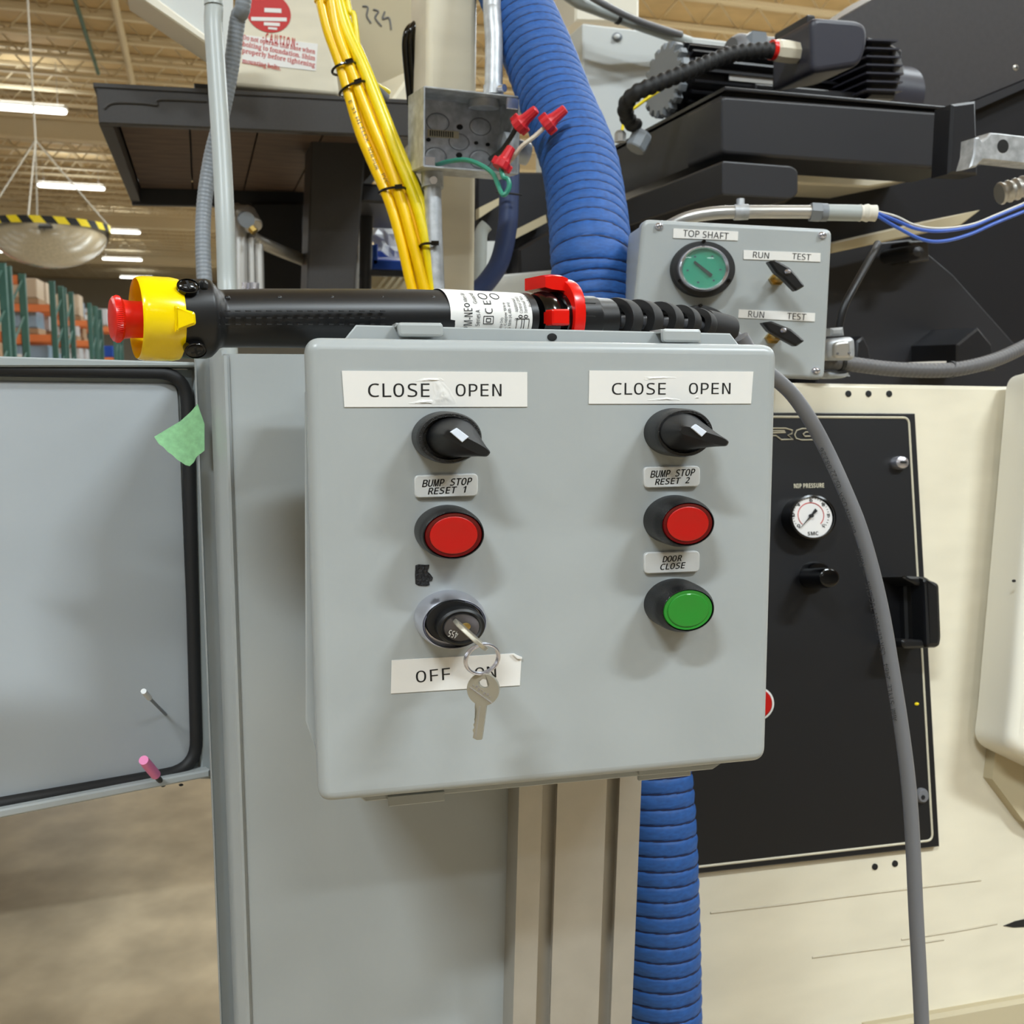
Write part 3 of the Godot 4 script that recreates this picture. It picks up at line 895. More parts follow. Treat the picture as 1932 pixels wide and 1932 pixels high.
# ---------------------------------------------------------------- cream machine with the black pneumatic panel
func build_machine() -> void:
	var fp := frame(1600, 1200, 0.86, Vector3(-12.0, 0.5, -0.6))
	var o := thing("cream_machine", "cream painted machine front carrying a black pneumatic panel", "machine", fp)
	plate("front", fp, [[1060, 713], [1960, 729], [2030, 2060], [1060, 2060]], -0.006, -0.3, M("cream"), o, 0.004)
	plate("lower_step", fp, [[1640, 1938], [1932, 1886], [2040, 1868], [2040, 2060], [1640, 2060]], 0.004, -0.02, M("cream_dull_and_shaded"), o, 0.003)
	for h in [[1600, 743], [1638, 743], [1677, 743], [1650, 1635], [1688, 1629]]:
		turned("bolt_hole", fp, h[0], h[1], -0.006, [[6.2, -0.008], [6.2, -0.0052], [5, -0.0050]], M("dark_hole"), o, 0.95, 20)
	for q in [[[1340, 1722], [1480, 1706], [1620, 1688], [1850, 1660]], [[1532, 1806], [1600, 1797], [1700, 1784], [1780, 1772]], [[1700, 1772], [1800, 1757], [1880, 1742]]]:
		var pts := []
		for v in q:
			pts.append(on(fp, v[0], v[1], -0.0062))
		part("scuff", tube(smooth_path(pts, 5), 0.0011, 6), M("cream_scuff"), o)
	plate("paint_chip", fp, [[1893, 1747], [1915, 1738], [1960, 1728], [1960, 1748], [1912, 1750]], -0.0055, -0.008, M("rubber"), o)
	plate("panel", fp, [[1180, 776], [1727, 780], [1773, 1597], [1180, 1664]], 0.0, -0.006, M("panel_black"), o, 0.0008)
	# thin cream line printed round the panel, as four raised strips with rounded corners
	var ring := rounded(poly(fp, [[1186, 785], [1714, 788], [1759, 1585], [1186, 1650]], 0.0), 0.006, 5)
	var loop := []
	for v in ring:
		loop.append(Vector3(v.x, v.y, 0.0))
	loop.append(loop[0])
	part("border_line", tube(loop, 0.0011, 6), M("cream_line"), o)
	# outlined letters
	for g in [[[1440, 808], [1482, 808], [1495, 812], [1494, 818], [1486, 821], [1496, 829], [1474, 829.5], [1464, 822], [1450, 822], [1446, 829]], [[1452, 813], [1480, 813], [1482, 816], [1454, 817]],
		[[1540, 809], [1514, 808.5], [1503, 812], [1499, 820], [1502, 827], [1512, 830], [1545, 829.5], [1543, 823], [1518, 823], [1515, 819], [1520, 815], [1541, 815.5]]]:
		var gl := []
		for v in g:
			gl.append(on(fp, v[0], v[1], 0.0004))
		gl.append(gl[0])
		part("letter_outline", tube(gl, 0.0006, 5), M("cream_line"), o)
	letters(o, "NIP PRESSURE", M("cream_line"), fp, [1498, 912, 1555, 920.5], 0.0006, "Droid Sans Bold")
	# lock and cam screws
	var lk := turned("panel_lock", fp, 1700, 873, 0.004, [[17, 0.0], [17, 0.003], [14, 0.006], [6, 0.007]], M("chrome"), o)
	part("keyhole", bx(Vector3(0, 0, 0.0072), Vector3(0.006, 0.0018, 0.001)), M("dark_hole"), lk)
	var lk2 := turned("panel_latch", fp, 1740, 1501, 0.002, [[14, 0.0], [14, 0.002], [11, 0.004], [5, 0.0042]], M("cable_grey"), o, 1.0)
	turned("latch_slot", fp, 1741, 1504, 0.004, [[4, 0.004], [4, 0.0048]], M("dark_hole"), o, 1.0, 16)
	turned("status_led_light", fp, 1729, 1328, 0.0, [[4.5, 0.0], [4.0, 0.001], [2, 0.0016]], M("yellow_cable_pale"), o, 0.7, 16)
	# nip pressure gauge
	var g := sub("pressure_gauge", o)
	turned("gauge_case", fp, 1532, 976, 0.012, [[50, 0.0], [51, 0.010], [50, 0.014], [46, 0.0145], [45, 0.012]], M("black_gloss"), g, 0.84, 56)
	turned("gauge_dial", fp, 1530, 977, 0.0125, [[46, 0.008], [46, 0.0128]], M("gauge_white"), g, 0.84, 56)
	var gc := on(fp, 1530, 972, 0.013)
	var k := depth_of(fp, gc) / F
	for i in 31:
		var an := deg_to_rad(225.0 - 270.0 * i / 30.0)
		var l := 0.88 if i % 5 == 0 else 0.93
		part("dial_tick", bar(gc + Vector3(cos(an) * 40 * l, sin(an) * 34 * l, 0) * k, gc + Vector3(cos(an) * 40, sin(an) * 34, 0) * k, 0.0003, 3), M("ink"), g)
	var arc := []
	for i in 33:
		var an := deg_to_rad(225.0 - 270.0 * i / 32.0)
		arc.append(gc + Vector3(cos(an) * 28, sin(an) * 23.5, 0) * k)
	part("red_scale", tube(arc, 0.0004, 4), M("sticker_red"), g)
	for i in 7:
		var an := deg_to_rad(225.0 - 270.0 * i / 6.0)
		letters(g, str(i * 2 + 0), M("ink"), fp, [1530 + cos(an) * 33 - 3, 972 - sin(an) * 28 - 3, 1530 + cos(an) * 33 + 3, 972 - sin(an) * 28 + 3], 0.0131, "Droid Sans Bold")
	letters(g, "SMC", M("ink"), fp, [1524, 1003, 1544, 1010], 0.0131, "Droid Sans Bold")
	part("needle", slab(PackedVector2Array([Vector2(-0.0006, 0), Vector2(0, -0.016), Vector2(0.0006, 0), Vector2(0.0015, 0.0065), Vector2(-0.0015, 0.0065)]), 0.0145, 0.0138), M("ink"), g, Transform3D(Basis(Vector3(0, 0, 1), deg_to_rad(-48)), Vector3(gc.x, gc.y, 0)))
	turned("needle_hub", fp, 1531, 973, 0.0145, [[4, 0.013], [4, 0.0155]], M("ink"), g, 0.85, 16)
	# regulator knob
	var kn := sub("regulator_knob", o)
	turned("knob_flange", fp, 1540, 1084, 0.004, [[30, 0.0], [29, 0.006], [25, 0.008]], M("black_gloss"), kn, 0.84)
	turned("knob_barrel", fp, 1565, 1090, 0.034, [[24, 0.006], [23, 0.03], [21, 0.034], [16, 0.035]], M("black_gloss"), kn, 0.84)
	# pull handle
	var hd := sub("pull_handle", o)
	var hc := poly(fp, [[1732, 1088], [1768, 1100], [1772, 1205], [1768, 1222], [1742, 1222], [1738, 1105]], 0.03)
	part("grip_bar", slab(rounded(hc, 0.004), 0.034, 0.014, 0.004, 0.003, 2), M("black_plastic"), hd)
	part("handle_foot", slab(rounded(poly(fp, [[1700, 1087], [1748, 1088], [1768, 1104], [1735, 1106]], 0.03), 0.004), 0.03, 0.0, 0.002), M("black_plastic"), hd)
	part("handle_foot", slab(rounded(poly(fp, [[1702, 1206], [1764, 1208], [1768, 1222], [1706, 1224]], 0.03), 0.004), 0.03, 0.0, 0.002), M("black_plastic"), hd)
	part("handle_web", slab(rounded(poly(fp, [[1704, 1098], [1738, 1098], [1742, 1214], [1708, 1214]], 0.006), 0.003), 0.008, 0.0, 0.002), M("black_plastic"), hd)
	# red push button half hidden by the control box
	var rb := sub("panel_button", o)
	turned("button_ring", fp, 1428, 1328, 0.004, [[38, 0.0], [37, 0.004], [34, 0.0045]], M("plate_white"), rb, 0.86)
	turned("button_cap", fp, 1428, 1328, 0.008, [[34, 0.002], [33, 0.008], [28, 0.010]], M("red_lens"), rb, 0.86)
	var fv := Transform3D(fp.basis, fp * Vector3(0, 0, 0.045))
	o = thing("machine_cover", "rounded off-white machine cover standing proud of the cream machine", "machine cover", fv)
	part("cover", slab(rounded(poly(fv, [[1966, 690], [2130, 690], [2130, 1520], [1970, 1446], [1902, 1412], [1910, 1350]]), 0.015, 8), 0.0, -0.04, 0.0095, 0.0, 7), M("cream_cover"), o)
	turned("rivet", fv, 1913, 1096, 0.0, [[3, -0.001], [3, 0.0006]], M("rubber"), o, 0.9, 12)
	plate("painted_cover_shade", fv, [[1880, 1400], [2100, 1500], [2100, 1640], [1932, 1550], [1872, 1470]], -0.04, -0.06, M("cream_dull_and_shaded"), o)  # dull sheet painting in the shadow below the cover

# ---------------------------------------------------------------- small grey box with the shaft gauges
func build_shaft_box() -> void:
	var ft := frame(1379, 567, 0.765, Vector3(-0.27, -11.8, -1.8))
	var o := thing("gauge_box", "grey TOP SHAFT box with a teal gauge and two RUN TEST levers", "control box", ft)
	plate("lid", ft, [[1213, 413], [1571, 432], [1556, 717], [1183, 700]], 0.0, -0.012, M("grey_paint"), o, 0.003, 0.006, 3)
	plate("body", ft, [[1217, 418], [1567, 437], [1552, 713], [1187, 696]], -0.012, -0.07, M("grey_paint"), o, 0.0, 0.004)
	for s in [[1243, 427], [1551, 444], [1539, 699]]:
		screw(ft, s[0], s[1], 0.0, 8.5, o, M("chrome"), M("cable_grey"))
	var tags := [[[[1270.7, 431], [1393, 437], [1392, 454], [1270, 449]], ["TOP SHAFT", [1289, 436.5, 1375, 449]], [], "title_label"],
		[[[1403, 471.7], [1548, 477.6], [1547.6, 494], [1403, 489]], ["RUN", [1420.7, 475.7, 1451, 487]], ["TEST", [1494.5, 478.7, 1530, 490]], "run_test_label"],
		[[[1394, 583.6], [1538, 590.7], [1537, 606.7], [1393, 599.5]], ["RUN", [1411.7, 587.3, 1441.7, 599]], ["TEST", [1485.2, 591.3, 1521, 603]], "run_test_label"]]
	for g in tags:
		var p := plate(g[3], ft, g[0], 0.0006, -0.0005, M("label_white"), o)
		for w in [g[1], g[2]]:
			if w:
				letters(p, w[0], M("rubber"), ft, w[1], 0.0008, "Droid Sans", -1.0)
	for gi in 2:
		var cy := 507.0 + gi * 121.0
		var cx := 1328.0 - gi * 6.0
		var g := sub("gauge", o)
		turned("gauge_bezel", ft, cx - 1, cy + 1, 0.006, [[61, 0.0], [62, 0.004], [60, 0.008], [50, 0.0085]], M("rubber"), g, 0.845, 56)
		turned("gauge_rim", ft, cx, cy, 0.012, [[50, 0.006], [49, 0.013], [46, 0.0145], [42, 0.013], [41, 0.010]], M("chrome"), g, 0.86, 56)
		turned("dial", ft, cx + 1, cy, 0.011, [[42, 0.006], [42, 0.0112]], M("teal"), g, 0.86, 48)
		var c := on(ft, cx + 1, cy, 0.0125)
		part("needle", slab(PackedVector2Array([Vector2(-0.0085, -0.0007), Vector2(0.0085, -0.0012), Vector2(0.0085, 0.0012), Vector2(-0.0085, 0.0007)]), 0.0126, 0.0118), M("ink"), g, Transform3D(Basis(Vector3(0, 0, 1), deg_to_rad(-35)), Vector3(c.x - 0.001, c.y, 0)))
		for a in [0.0, 1.1, 2.2, 3.3, 4.4, 5.4]:
			part("dial_mark", slab(rect(0, 0, 0.0016, 0.001), 0.0116, 0.0108), M("navy"), g, Transform3D(Basis(), Vector3(c.x + cos(a) * 0.0125, c.y + sin(a) * 0.0105, 0)))
		for b in [[0, -52], [-45, 22], [47, 22]]:
			turned("bezel_screw", ft, cx + b[0], cy + b[1], 0.009, [[4, 0.007], [3.5, 0.0095]], M("black_gloss"), g, SQ, 12)
		var glass := paint("gauge_glass", Color(0.9, 1.0, 0.98, 0.03), 0.05)
		glass.transparency = BaseMaterial3D.TRANSPARENCY_ALPHA
		turned("gauge_glass", ft, cx, cy, 0.013, [[46, 0.0128], [30, 0.0142], [10, 0.0148]], glass, g, 0.86, 40)
	var lv := [[[1450.5, 493], [1463.6, 489.5], [1491, 505], [1505, 520.5], [1519.5, 539.5], [1503, 549.5], [1479, 525], [1465, 514.5]], [[1439, 608.6], [1456.4, 605.7], [1493, 620.5], [1507, 632], [1519, 643], [1503, 654], [1476.7, 639.5], [1451.7, 625]]]
	var sc := [[1485, 513], [1477.4, 623.6]]
	for i in 2:
		var l := sub("selector_lever", o)
		var zt := 0.024
		part("lever", slab(rounded(poly(ft, lv[i], zt), 0.001, 2), zt, zt - 0.009, 0.0015, 0.001), M("black_plastic"), l)
		turned("stem", ft, sc[i][0] - 14, sc[i][1] + 12, 0.008, [[9, 0.0], [9, 0.016]], M("brass"), l, SQ, 20)
		turned("stem_nut", ft, sc[i][0] - 18, sc[i][1] + 14, 0.004, [[15, 0.0], [15, 0.004]], M("brass"), l, SQ, 6)
		turned("lever_screw", ft, sc[i][0], sc[i][1], zt, [[6, zt - 0.001], [6, zt + 0.001], [3, zt + 0.0022]], M("chrome"), l, SQ, 20)
	# cast conduit fitting and grey flexible conduit beside it
	var ff := frame(1590, 655, 0.86, Vector3(0, -10, 0))
	o = thing("conduit_fitting", "cast metal conduit fitting with a thin black lead, beside the gauge box", "conduit fitting", ff)
	plate("fitting_body", ff, [[1562, 640], [1614, 634], [1616, 680], [1560, 680]], 0.0, -0.03, M("galvanised"), o, 0.004, 0.006, 3)
	plate("fitting_cover", ff, [[1574, 646], [1604, 642], [1606, 676], [1573, 676]], 0.004, -0.002, M("steel"), o, 0.002, 0.004, 2)
	for s in [[1580, 667], [1602, 666]]:
		turned("cover_screw", ff, s[0], s[1], 0.004, [[3, 0.003], [2.5, 0.0048]], M("cable_grey"), o, SQ, 12)
	plate("top_nut", ff, [[1568, 619], [1592, 617], [1594, 633], [1568, 634]], -0.004, -0.024, M("galvanised"), o, 0.002)
	part("lead", tube(smooth_path([on(ff, 1582, 620, -0.012), on(ff, 1592, 580, -0.012), on(ff, 1612, 540, -0.02), on(ff, 1640, 490, -0.04), on(ff, 1656, 460, -0.06)], 6), 0.0034, 10), M("panel_black"), o)
	var fx := Transform3D(Basis(), at(1700, 690, 0.92))
	o = thing("armoured_cable", "thick grey flexible conduit lying across the top of the cream machine, strapped twice", "conduit", fx)
	var path := smooth_path(pw(fx, [[1540, 683, 0.9], [1590, 685, 0.9], [1680, 696, 0.91], [1770, 699, 0.92], [1830, 692, 0.93], [1890, 674, 0.95], [1960, 640, 0.98]]), 12)
	part("conduit", tube(even(path, 0.001), 0.0066, 18, func(i, n, an): return 1.0 + 0.035 * sin(i * 1.4 + an)), M("flex_grey"), o)
	for s in [[1586, 684, 0.9], [1795, 697, 0.925]]:
		var c: Vector3 = pw(fx, [s])[0]
		part("strap", tube([c - Vector3(0.0018, 0, 0), c + Vector3(0.0018, 0, 0)], 0.0076, 16), M("rubber"), o)
	var fj := frame(1720, 690, 1.0)
	single("steel_strip", slab(poly(fj, [[1680, 686], [1788, 681], [1790, 692], [1680, 700]]), 0.0, -0.02, 0.002), M("steel"), "bright steel strip behind the grey flexible conduit", "strip", fj)
	single("sealing_putty", slab(rounded(poly(frame(1600, 708, 0.9), [[1560, 700], [1612, 702], [1600, 713], [1562, 716]]), 0.006), 0.0, -0.02, 0.004), M("galvanised"), "dull metal clamp on the machine top beside the gauge box", "clamp", frame(1600, 708, 0.9))

# ---------------------------------------------------------------- conduits, junction box, cables, hoses
func wire_nut(label: String, tip: Array, base: Array) -> void:
	var a := at(tip[0], tip[1], tip[2])
	var b := at(base[0], base[1], base[2])
	var d := (a - b)
	var l := d.length()
	var x := d.normalized().cross(Vector3(0, 0, 1)).normalized()
	var fr := Transform3D(Basis(x, d.normalized().cross(x), d.normalized()), b)
	var o := thing("wire_nut", label, "wire connector", fr, "red wire nuts at the junction box")
	var rings := []
	for q in [[0.0068, 0.0], [0.0072, 0.001], [0.0070, l * 0.3], [0.0056, l * 0.36], [0.0046, l * 0.5], [0.0038, l * 0.97], [0.003, l]]:
		var r := []
		for j in 24:
			var an := TAU * j / 24
			var w: float = q[0] * (1.0 + (0.06 if j % 2 == 0 else 0.0))
			r.append(Vector3(cos(an) * w, sin(an) * w, q[1]))
		rings.append(r)
	part("shell", loft(rings), M("wirenut_red"), o, Transform3D(), 30)
	for s in [0.0, PI]:
		part("wing", moved(bx(Vector3(0.0072, 0, l * 0.18), Vector3(0.0042, 0.0026, l * 0.34), 0.0008), Transform3D(Basis(Vector3(0, 0, 1), s), Vector3.ZERO)), M("wirenut_red"), o)

func build_services() -> void:
	# upright cream post
	var fpost := frame(856, 250, 1.02)
	single("cream_post", slab(rounded(poly(fpost, [[806, -500], [907, -500], [880, 2300], [800, 2300]]), 0.011, 4), 0.0, -0.08, 0.007, 0.004, 4), M("cream"), "cream square post behind the open junction box", "post", fpost)
	# conduits at the left
	var f1 := Transform3D(Basis(), at(410, 300, 0.9))
	single("conduit", tube(smooth_path(pw(f1, [[398, -500, 0.95], [402, -40, 0.92], [404, 10, 0.92], [403, 50, 0.915], [410, 160, 0.91], [418, 280, 0.9], [424, 400, 0.89], [428, 520, 0.885], [430, 640, 0.88], [436, 1200, 0.88], [440, 2100, 0.88]]), 8), 0.0083, 20), M("conduit_grey"), "pale grey conduit in front of the steel platform", "conduit", f1)
	var f2 := Transform3D(Basis(), at(420, 300, 0.95))
	single("conduit", tube(even(smooth_path(pw(f2, [[470, -500, 0.93], [462, -40, 0.93], [448, 40, 0.94], [436, 130, 0.95], [418, 220, 0.96], [398, 300, 0.97], [386, 380, 0.97], [383, 460, 0.965], [388, 560, 0.96], [400, 680, 0.955], [420, 1200, 0.95], [430, 1900, 0.95]]), 10), 0.001), 0.0072, 16, func(i, n, an): return 1.0 + 0.025 * sin(i * 1.6)), M("conduit_dark"), "darker grey flexible conduit crossing behind the pale one", "conduit", f2)
	# steel pipes with a valve under the platform
	var f3 := Transform3D(Basis(), at(470, 460, 1.5))
	var o := thing("pipe_stand", "bare steel pipes with an elbow fitting under the platform", "pipe", f3)
	for q in [[452, 400, 15], [474, 450, 7], [489, 462, 8]]:
		part("pipe", tube(pw(f3, [[q[0], q[1], 1.5], [q[0] + 4, 640, 1.5]]), q[2] * 1.5 / F, 16), M("steel"), o)
	part("elbow", tube(smooth_path(pw(f3, [[430, 402, 1.5], [452, 402, 1.5], [470, 408, 1.49], [478, 428, 1.48]]), 6), 0.0125, 16, func(i, n, an): return 1.0 if i % 6 < 4 else 1.15), M("steel"), o)
	part("valve_plate", tube(pw(f3, [[462, 414, 1.47], [466, 415, 1.46]]), 0.0115, 18), M("conduit_dark"), o)
	part("brass_nut", tube(pw(f3, [[474, 430, 1.465], [481, 438, 1.465]]), 0.006, 6), M("brass"), o, Transform3D(), 20)
	for q in [[460, 536], [480, 536]]:
		part("collar", tube(pw(f3, [[q[0], q[1], 1.5], [q[0], q[1] + 12, 1.5]]), 0.011, 14), M("chrome"), o)
	var f4 := Transform3D(Basis(), at(530, 470, 1.45))
	single("armoured_hose", tube(even(smooth_path(pw(f4, [[474, 444, 1.5], [490, 456, 1.52], [530, 474, 1.58], [575, 492, 1.64], [640, 522, 1.72]]), 8), 0.0012), 0.0092, 16, func(i, n, an): return 1.0 + 0.06 * sin(i * 1.25)), M("steel"), "armoured flexible conduit slanting down from the pipe elbow to the platform post", "conduit", f4)
	# black cable coil beside the post
	var f5 := Transform3D(Basis(), at(780, 110, 1.07))
	o = thing("cable_coil", "looped glossy black cables hanging beside the cream post", "cable", f5)
	for i in 5:
		var x0 := 764.0 + i * 9.0
		var y0 := 62.0 - i * 6.0
		part("loop", tube(smooth_path(pw(f5, [[778 + i * 7, 230, 1.08], [x0 + 5, 150, 1.065], [x0, y0 + 30, 1.055], [x0 + 3, y0, 1.05], [x0 + 14, y0 - 12, 1.06], [x0 + 30, y0 + 6, 1.08], [x0 + 40, y0 + 60, 1.09]]), 8), 0.0033, 12), M("black_gloss"), o)
	# yellow bundle
	var f6 := Transform3D(Basis(), at(700, 280, 0.95))
	o = thing("cable_bundle", "bundle of yellow cables tied with black zip ties, sloping across the platform", "cable bundle", f6)
	var ys := [-500, -40, 0, 60, 130, 240, 300, 380, 460, 545, 640, 900, 1500]
	var le := [560, 592, 599, 610, 632, 664, 688, 720, 745, 769, 795, 830, 850]
	var ri := [604, 638, 646, 662, 694, 742, 766, 796, 815, 830, 846, 872, 890]
	var lay := [[0.17, 0.0, "yellow_cable"], [0.50, -0.002, "yellow_cable"], [0.82, 0.002, "yellow_cable_pale"], [0.33, 0.007, "yellow_cable"], [0.66, 0.008, "yellow_cable"], [0.93, 0.006, "yellow_cable_pale"]]
	for q in lay:
		var pts := []
		for i in ys.size():
			var w: float = ri[i] - le[i]
			pts.append([le[i] + w * q[0] + (2.0 * sin(i * 1.7 + q[0] * 9.0)), ys[i], 0.95 + q[1]])
		part("cable", tube(smooth_path(pw(f6, pts), 6), 0.0051, 14), M(q[2]), o)
	part("thin_cable", tube(smooth_path(pw(f6, [[620, -480, 0.955], [652, -30, 0.955], [668, 30, 0.955], [676, 90, 0.955], [688, 138, 0.957], [706, 158, 0.97], [732, 174, 1.0]]), 6), 0.0028, 10), M("yellow_cable_pale"), o)
	part("black_cable", tube(smooth_path(pw(f6, [[760, 300, 0.965], [790, 350, 0.965], [812, 430, 0.962], [826, 500, 0.962], [836, 590, 0.962]]), 6), 0.0028, 10), M("rubber"), o)
	part("black_lead", tube(pw(f6, [[694, 156, 0.96], [728, 186, 0.98]]), 0.005, 10), M("cable_grey"), o)
	for z in [[628, 134, 670, 120], [642, 176, 690, 155], [717, 363, 765, 356], [794, 464, 824, 463]]:
		var a := at(z[0], z[1], 0.95)
		var b := at(z[2], z[3], 0.95)
		var mid := (a + b) / 2
		var ax := (b - a).normalized()
		var loop := []
		for k in 21:
			var an := TAU * k / 20.0
			loop.append(f6.affine_inverse() * (mid + ax * cos(an) * (a.distance_to(b) / 2 + 0.001) + (cam_xf.basis.z) * sin(an) * 0.011 - cam_xf.basis.z * 0.003))
		part("zip_tie", tube(loop, 0.0013, 6), M("black_gloss"), o)
		part("tie_head", tube([f6.affine_inverse() * (mid + ax * 0.003 + cam_xf.basis.z * 0.0085), f6.affine_inverse() * (mid + ax * 0.010 + cam_xf.basis.z * 0.0075)], 0.0024, 6), M("black_gloss"), o)
	for w in [["E 31 HI-FLEX", 660, 190, 694, 268, -64.0], ["NTR PUR", 697, 278, 712, 320, -64.0], ["PVC", 722, 328, 731, 346, -66.0]]:
		var pa := at(w[1], w[2], 0.944)
		var pb := at(w[3], w[4], 0.944)
		var fw := Transform3D(cam_xf.basis.rotated(cam_xf.basis.z, atan2(-(w[4] - w[2]), w[3] - w[1])), (pa + pb) / 2)
		var tm := word_mesh(w[0], "Droid Sans")
		var bb := tm.get_aabb()
		var sx := pa.distance_to(pb) / bb.size.x
		var sy := 0.0034 / bb.size.y
		var m := put("cable_print", tm, M("ink"), o)
		var bs := fw.basis * Basis.from_scale(Vector3(sx, sy, 1))
		m.transform = Transform3D(bs, f6.affine_inverse() * fw.origin - bs * bb.get_center())
	# junction box
	var fj := frame(889, 247, 0.93, Vector3(3.6, 5, 0.3))
	var p0 := on(fj, 800, 313)
	var p1 := on(fj, 981, 183)
	var x0 := p0.x
	var x1 := p1.x
	var y0 := (p0.y + on(fj, 976, 328).y) / 2
	var y1 := (p1.y + on(fj, 800, 164).y) / 2
	var cx := (x0 + x1) / 2
	var cy := (y0 + y1) / 2
	var dp := 0.05
	o = thing("junction_box", "open galvanised junction box with round knockouts and loose wires", "junction box", fj)
	var g := M("galvanised")
	part("back_plate", bx(Vector3(cx, cy, -dp), Vector3(x1 - x0, y1 - y0, 0.0016)), g, o)
	part("side_wall", bx(Vector3(x0, cy, -dp / 2), Vector3(0.0016, y1 - y0, dp), 0.0004), g, o)
	part("side_wall", bx(Vector3(x1, cy, -dp / 2), Vector3(0.0016, y1 - y0, dp), 0.0004), g, o)
	part("top_wall", bx(Vector3(cx, y1, -dp / 2), Vector3(x1 - x0, 0.0016, dp), 0.0004), g, o)
	part("bottom_wall", bx(Vector3(cx, y0, -dp / 2), Vector3(x1 - x0, 0.0016, dp), 0.0004), g, o)
	part("corner_tab", slab(rect(x1 - 0.007, y1 - 0.006, 0.012, 0.01), -0.0004, -0.002, 0.0004), M("chrome"), o)
	part("corner_tab", slab(rect(x0 + 0.006, y0 + 0.005, 0.010, 0.008), -0.0004, -0.002, 0.0004), M("chrome"), o)
	var zb := -dp + 0.0008
	for k in [[826, 231, 21], [906, 239, 20], [866, 268, 19], [822, 295, 20], [906, 301, 21]]:
		turned("knockout", fj, k[0], k[1], zb, [[k[2], zb - 0.0002], [k[2], zb + 0.0003], [k[2] - 1.5, zb + 0.0008], [k[2] - 4, zb + 0.0009]], g, o, 0.74, 36)
		turned("knockout_groove", fj, k[0], k[1], zb, [[k[2] + 2, zb - 0.0002], [k[2] + 2, zb + 0.0002]], M("cable_grey"), o, 0.74, 36)
	for k in [[867, 240, 6], [866, 293, 6], [808, 264, 4.5], [898, 270, 4], [920, 273, 4]]:
		turned("screw_hole", fj, k[0], k[1], zb, [[k[2], zb], [k[2], zb + 0.0012]], M("dark_hole"), o, 0.8, 16)
	plate("barcode_label", fj, [[807, 244], [866, 248], [866, 262], [807, 258]], zb + 0.0012, zb, M("cream_dull_and_shaded"), o)
	for i in 11:
		plate("barcode_bar", fj, [[811 + i * 4.2, 245.5 + i * 0.3], [813.4 + i * 4.2, 245.5 + i * 0.3], [813.4 + i * 4.2, 256.5 + i * 0.3], [811 + i * 4.2, 256.5 + i * 0.3]], zb + 0.0015, zb + 0.001, M("rubber"), o)
	turned("ground_screw", fj, 810, 303, -0.03, [[4, -0.034], [4, -0.028], [2, -0.027]], M("chrome"), o, SQ, 14)
	part("inner_nut", tube([Vector3(x1 - 0.026, y1 - 0.001, -0.026), Vector3(x1 - 0.026, y1 - 0.008, -0.026)], 0.0145, 20), M("galvanised"), o)
	part("side_nut", tube([Vector3(x1 - 0.001, cy - 0.006, -0.026), Vector3(x1 - 0.007, cy - 0.006, -0.026)], 0.013, 20), M("galvanised"), o)
	part("side_connector", tube([Vector3(x1 + 0.001, cy - 0.008, -0.026), Vector3(x1 + 0.02, cy - 0.012, -0.026)], 0.011, 16), M("galvanised"), o)
	# EMT above and pipe below
	var f7 := Transform3D(Basis(), at(928, 90, 1.06))
	o = thing("steel_conduit", "thin-wall steel conduit entering the junction box from above", "conduit", f7)
	part("conduit", tube(smooth_path(pw(f7, [[926, -500, 0.98], [928, -40, 0.965], [929, 30, 0.96], [932, 80, 0.958], [931, 176, 0.955]]), 6), 0.0086, 22), M("galvanised"), o)
	part("connector", tube(pw(f7, [[931, 163, 0.955], [931, 182, 0.955]]), 0.0096, 20), M("galvanised"), o)
	part("set_screw", tube(pw(f7, [[943, 168, 0.947], [952, 166, 0.943]]), 0.0036, 10), M("chrome"), o)
	var f8 := Transform3D(Basis(), at(818, 430, 1.06))
	o = thing("steel_conduit", "grey conduit leaving the junction box from below beside the cream post", "conduit", f8)
	part("conduit", tube(pw(f8, [[816, 350, 0.955], [818, 430, 0.955], [826, 620, 0.955], [850, 2100, 0.955]]), 0.0082, 20), M("galvanised"), o)
	part("connector", tube(pw(f8, [[815, 322, 0.955], [816, 355, 0.955]]), 0.0105, 20), M("galvanised"), o)
	part("set_screw", tube(pw(f8, [[817, 339, 0.944], [818, 340, 0.941]]), 0.0036, 10), M("chrome"), o)
	# wires and nuts
	wire_nut("red wire nut, upper left of the three, on a black wire", [1012, 206, 0.865], [974, 241, 0.875])
	wire_nut("red wire nut against the blue hose, on the white wire", [1067, 205, 0.86], [1026, 240, 0.865])
	wire_nut("red wire nut hanging lowest, in front of the junction box corner", [965, 278, 0.865], [943, 318, 0.865])
	var fw := Transform3D(Basis(), at(920, 300, 0.9))
	single("wire", tube(smooth_path(pw(fw, [[824, 311, 0.955], [850, 304, 0.925], [880, 302, 0.905], [908, 312, 0.89], [930, 328, 0.88], [940, 350, 0.87], [948, 367, 0.866], [956, 363, 0.865], [961, 350, 0.864], [958, 338, 0.864], [950, 334, 0.864], [945, 318, 0.865]]), 8), 0.0021, 8), M("wire_green"), "green wire looping out of the junction box", "wire", fw)
	single("wire", tube(smooth_path(pw(fw, [[925, 300, 0.94], [945, 285, 0.91], [962, 262, 0.885], [974, 241, 0.875]]), 8), 0.0022, 8), M("rubber"), "black wire from the junction box to the upper red nut", "wire", fw)
	single("wire", tube(smooth_path(pw(fw, [[950, 315, 0.885], [968, 298, 0.875], [985, 276, 0.868], [1008, 258, 0.865], [1026, 242, 0.865]]), 8), 0.0019, 8), M("wire_white"), "white wire curving to the red nut at the blue hose", "wire", fw)
	var f9 := Transform3D(Basis(), at(950, 430, 1.1))
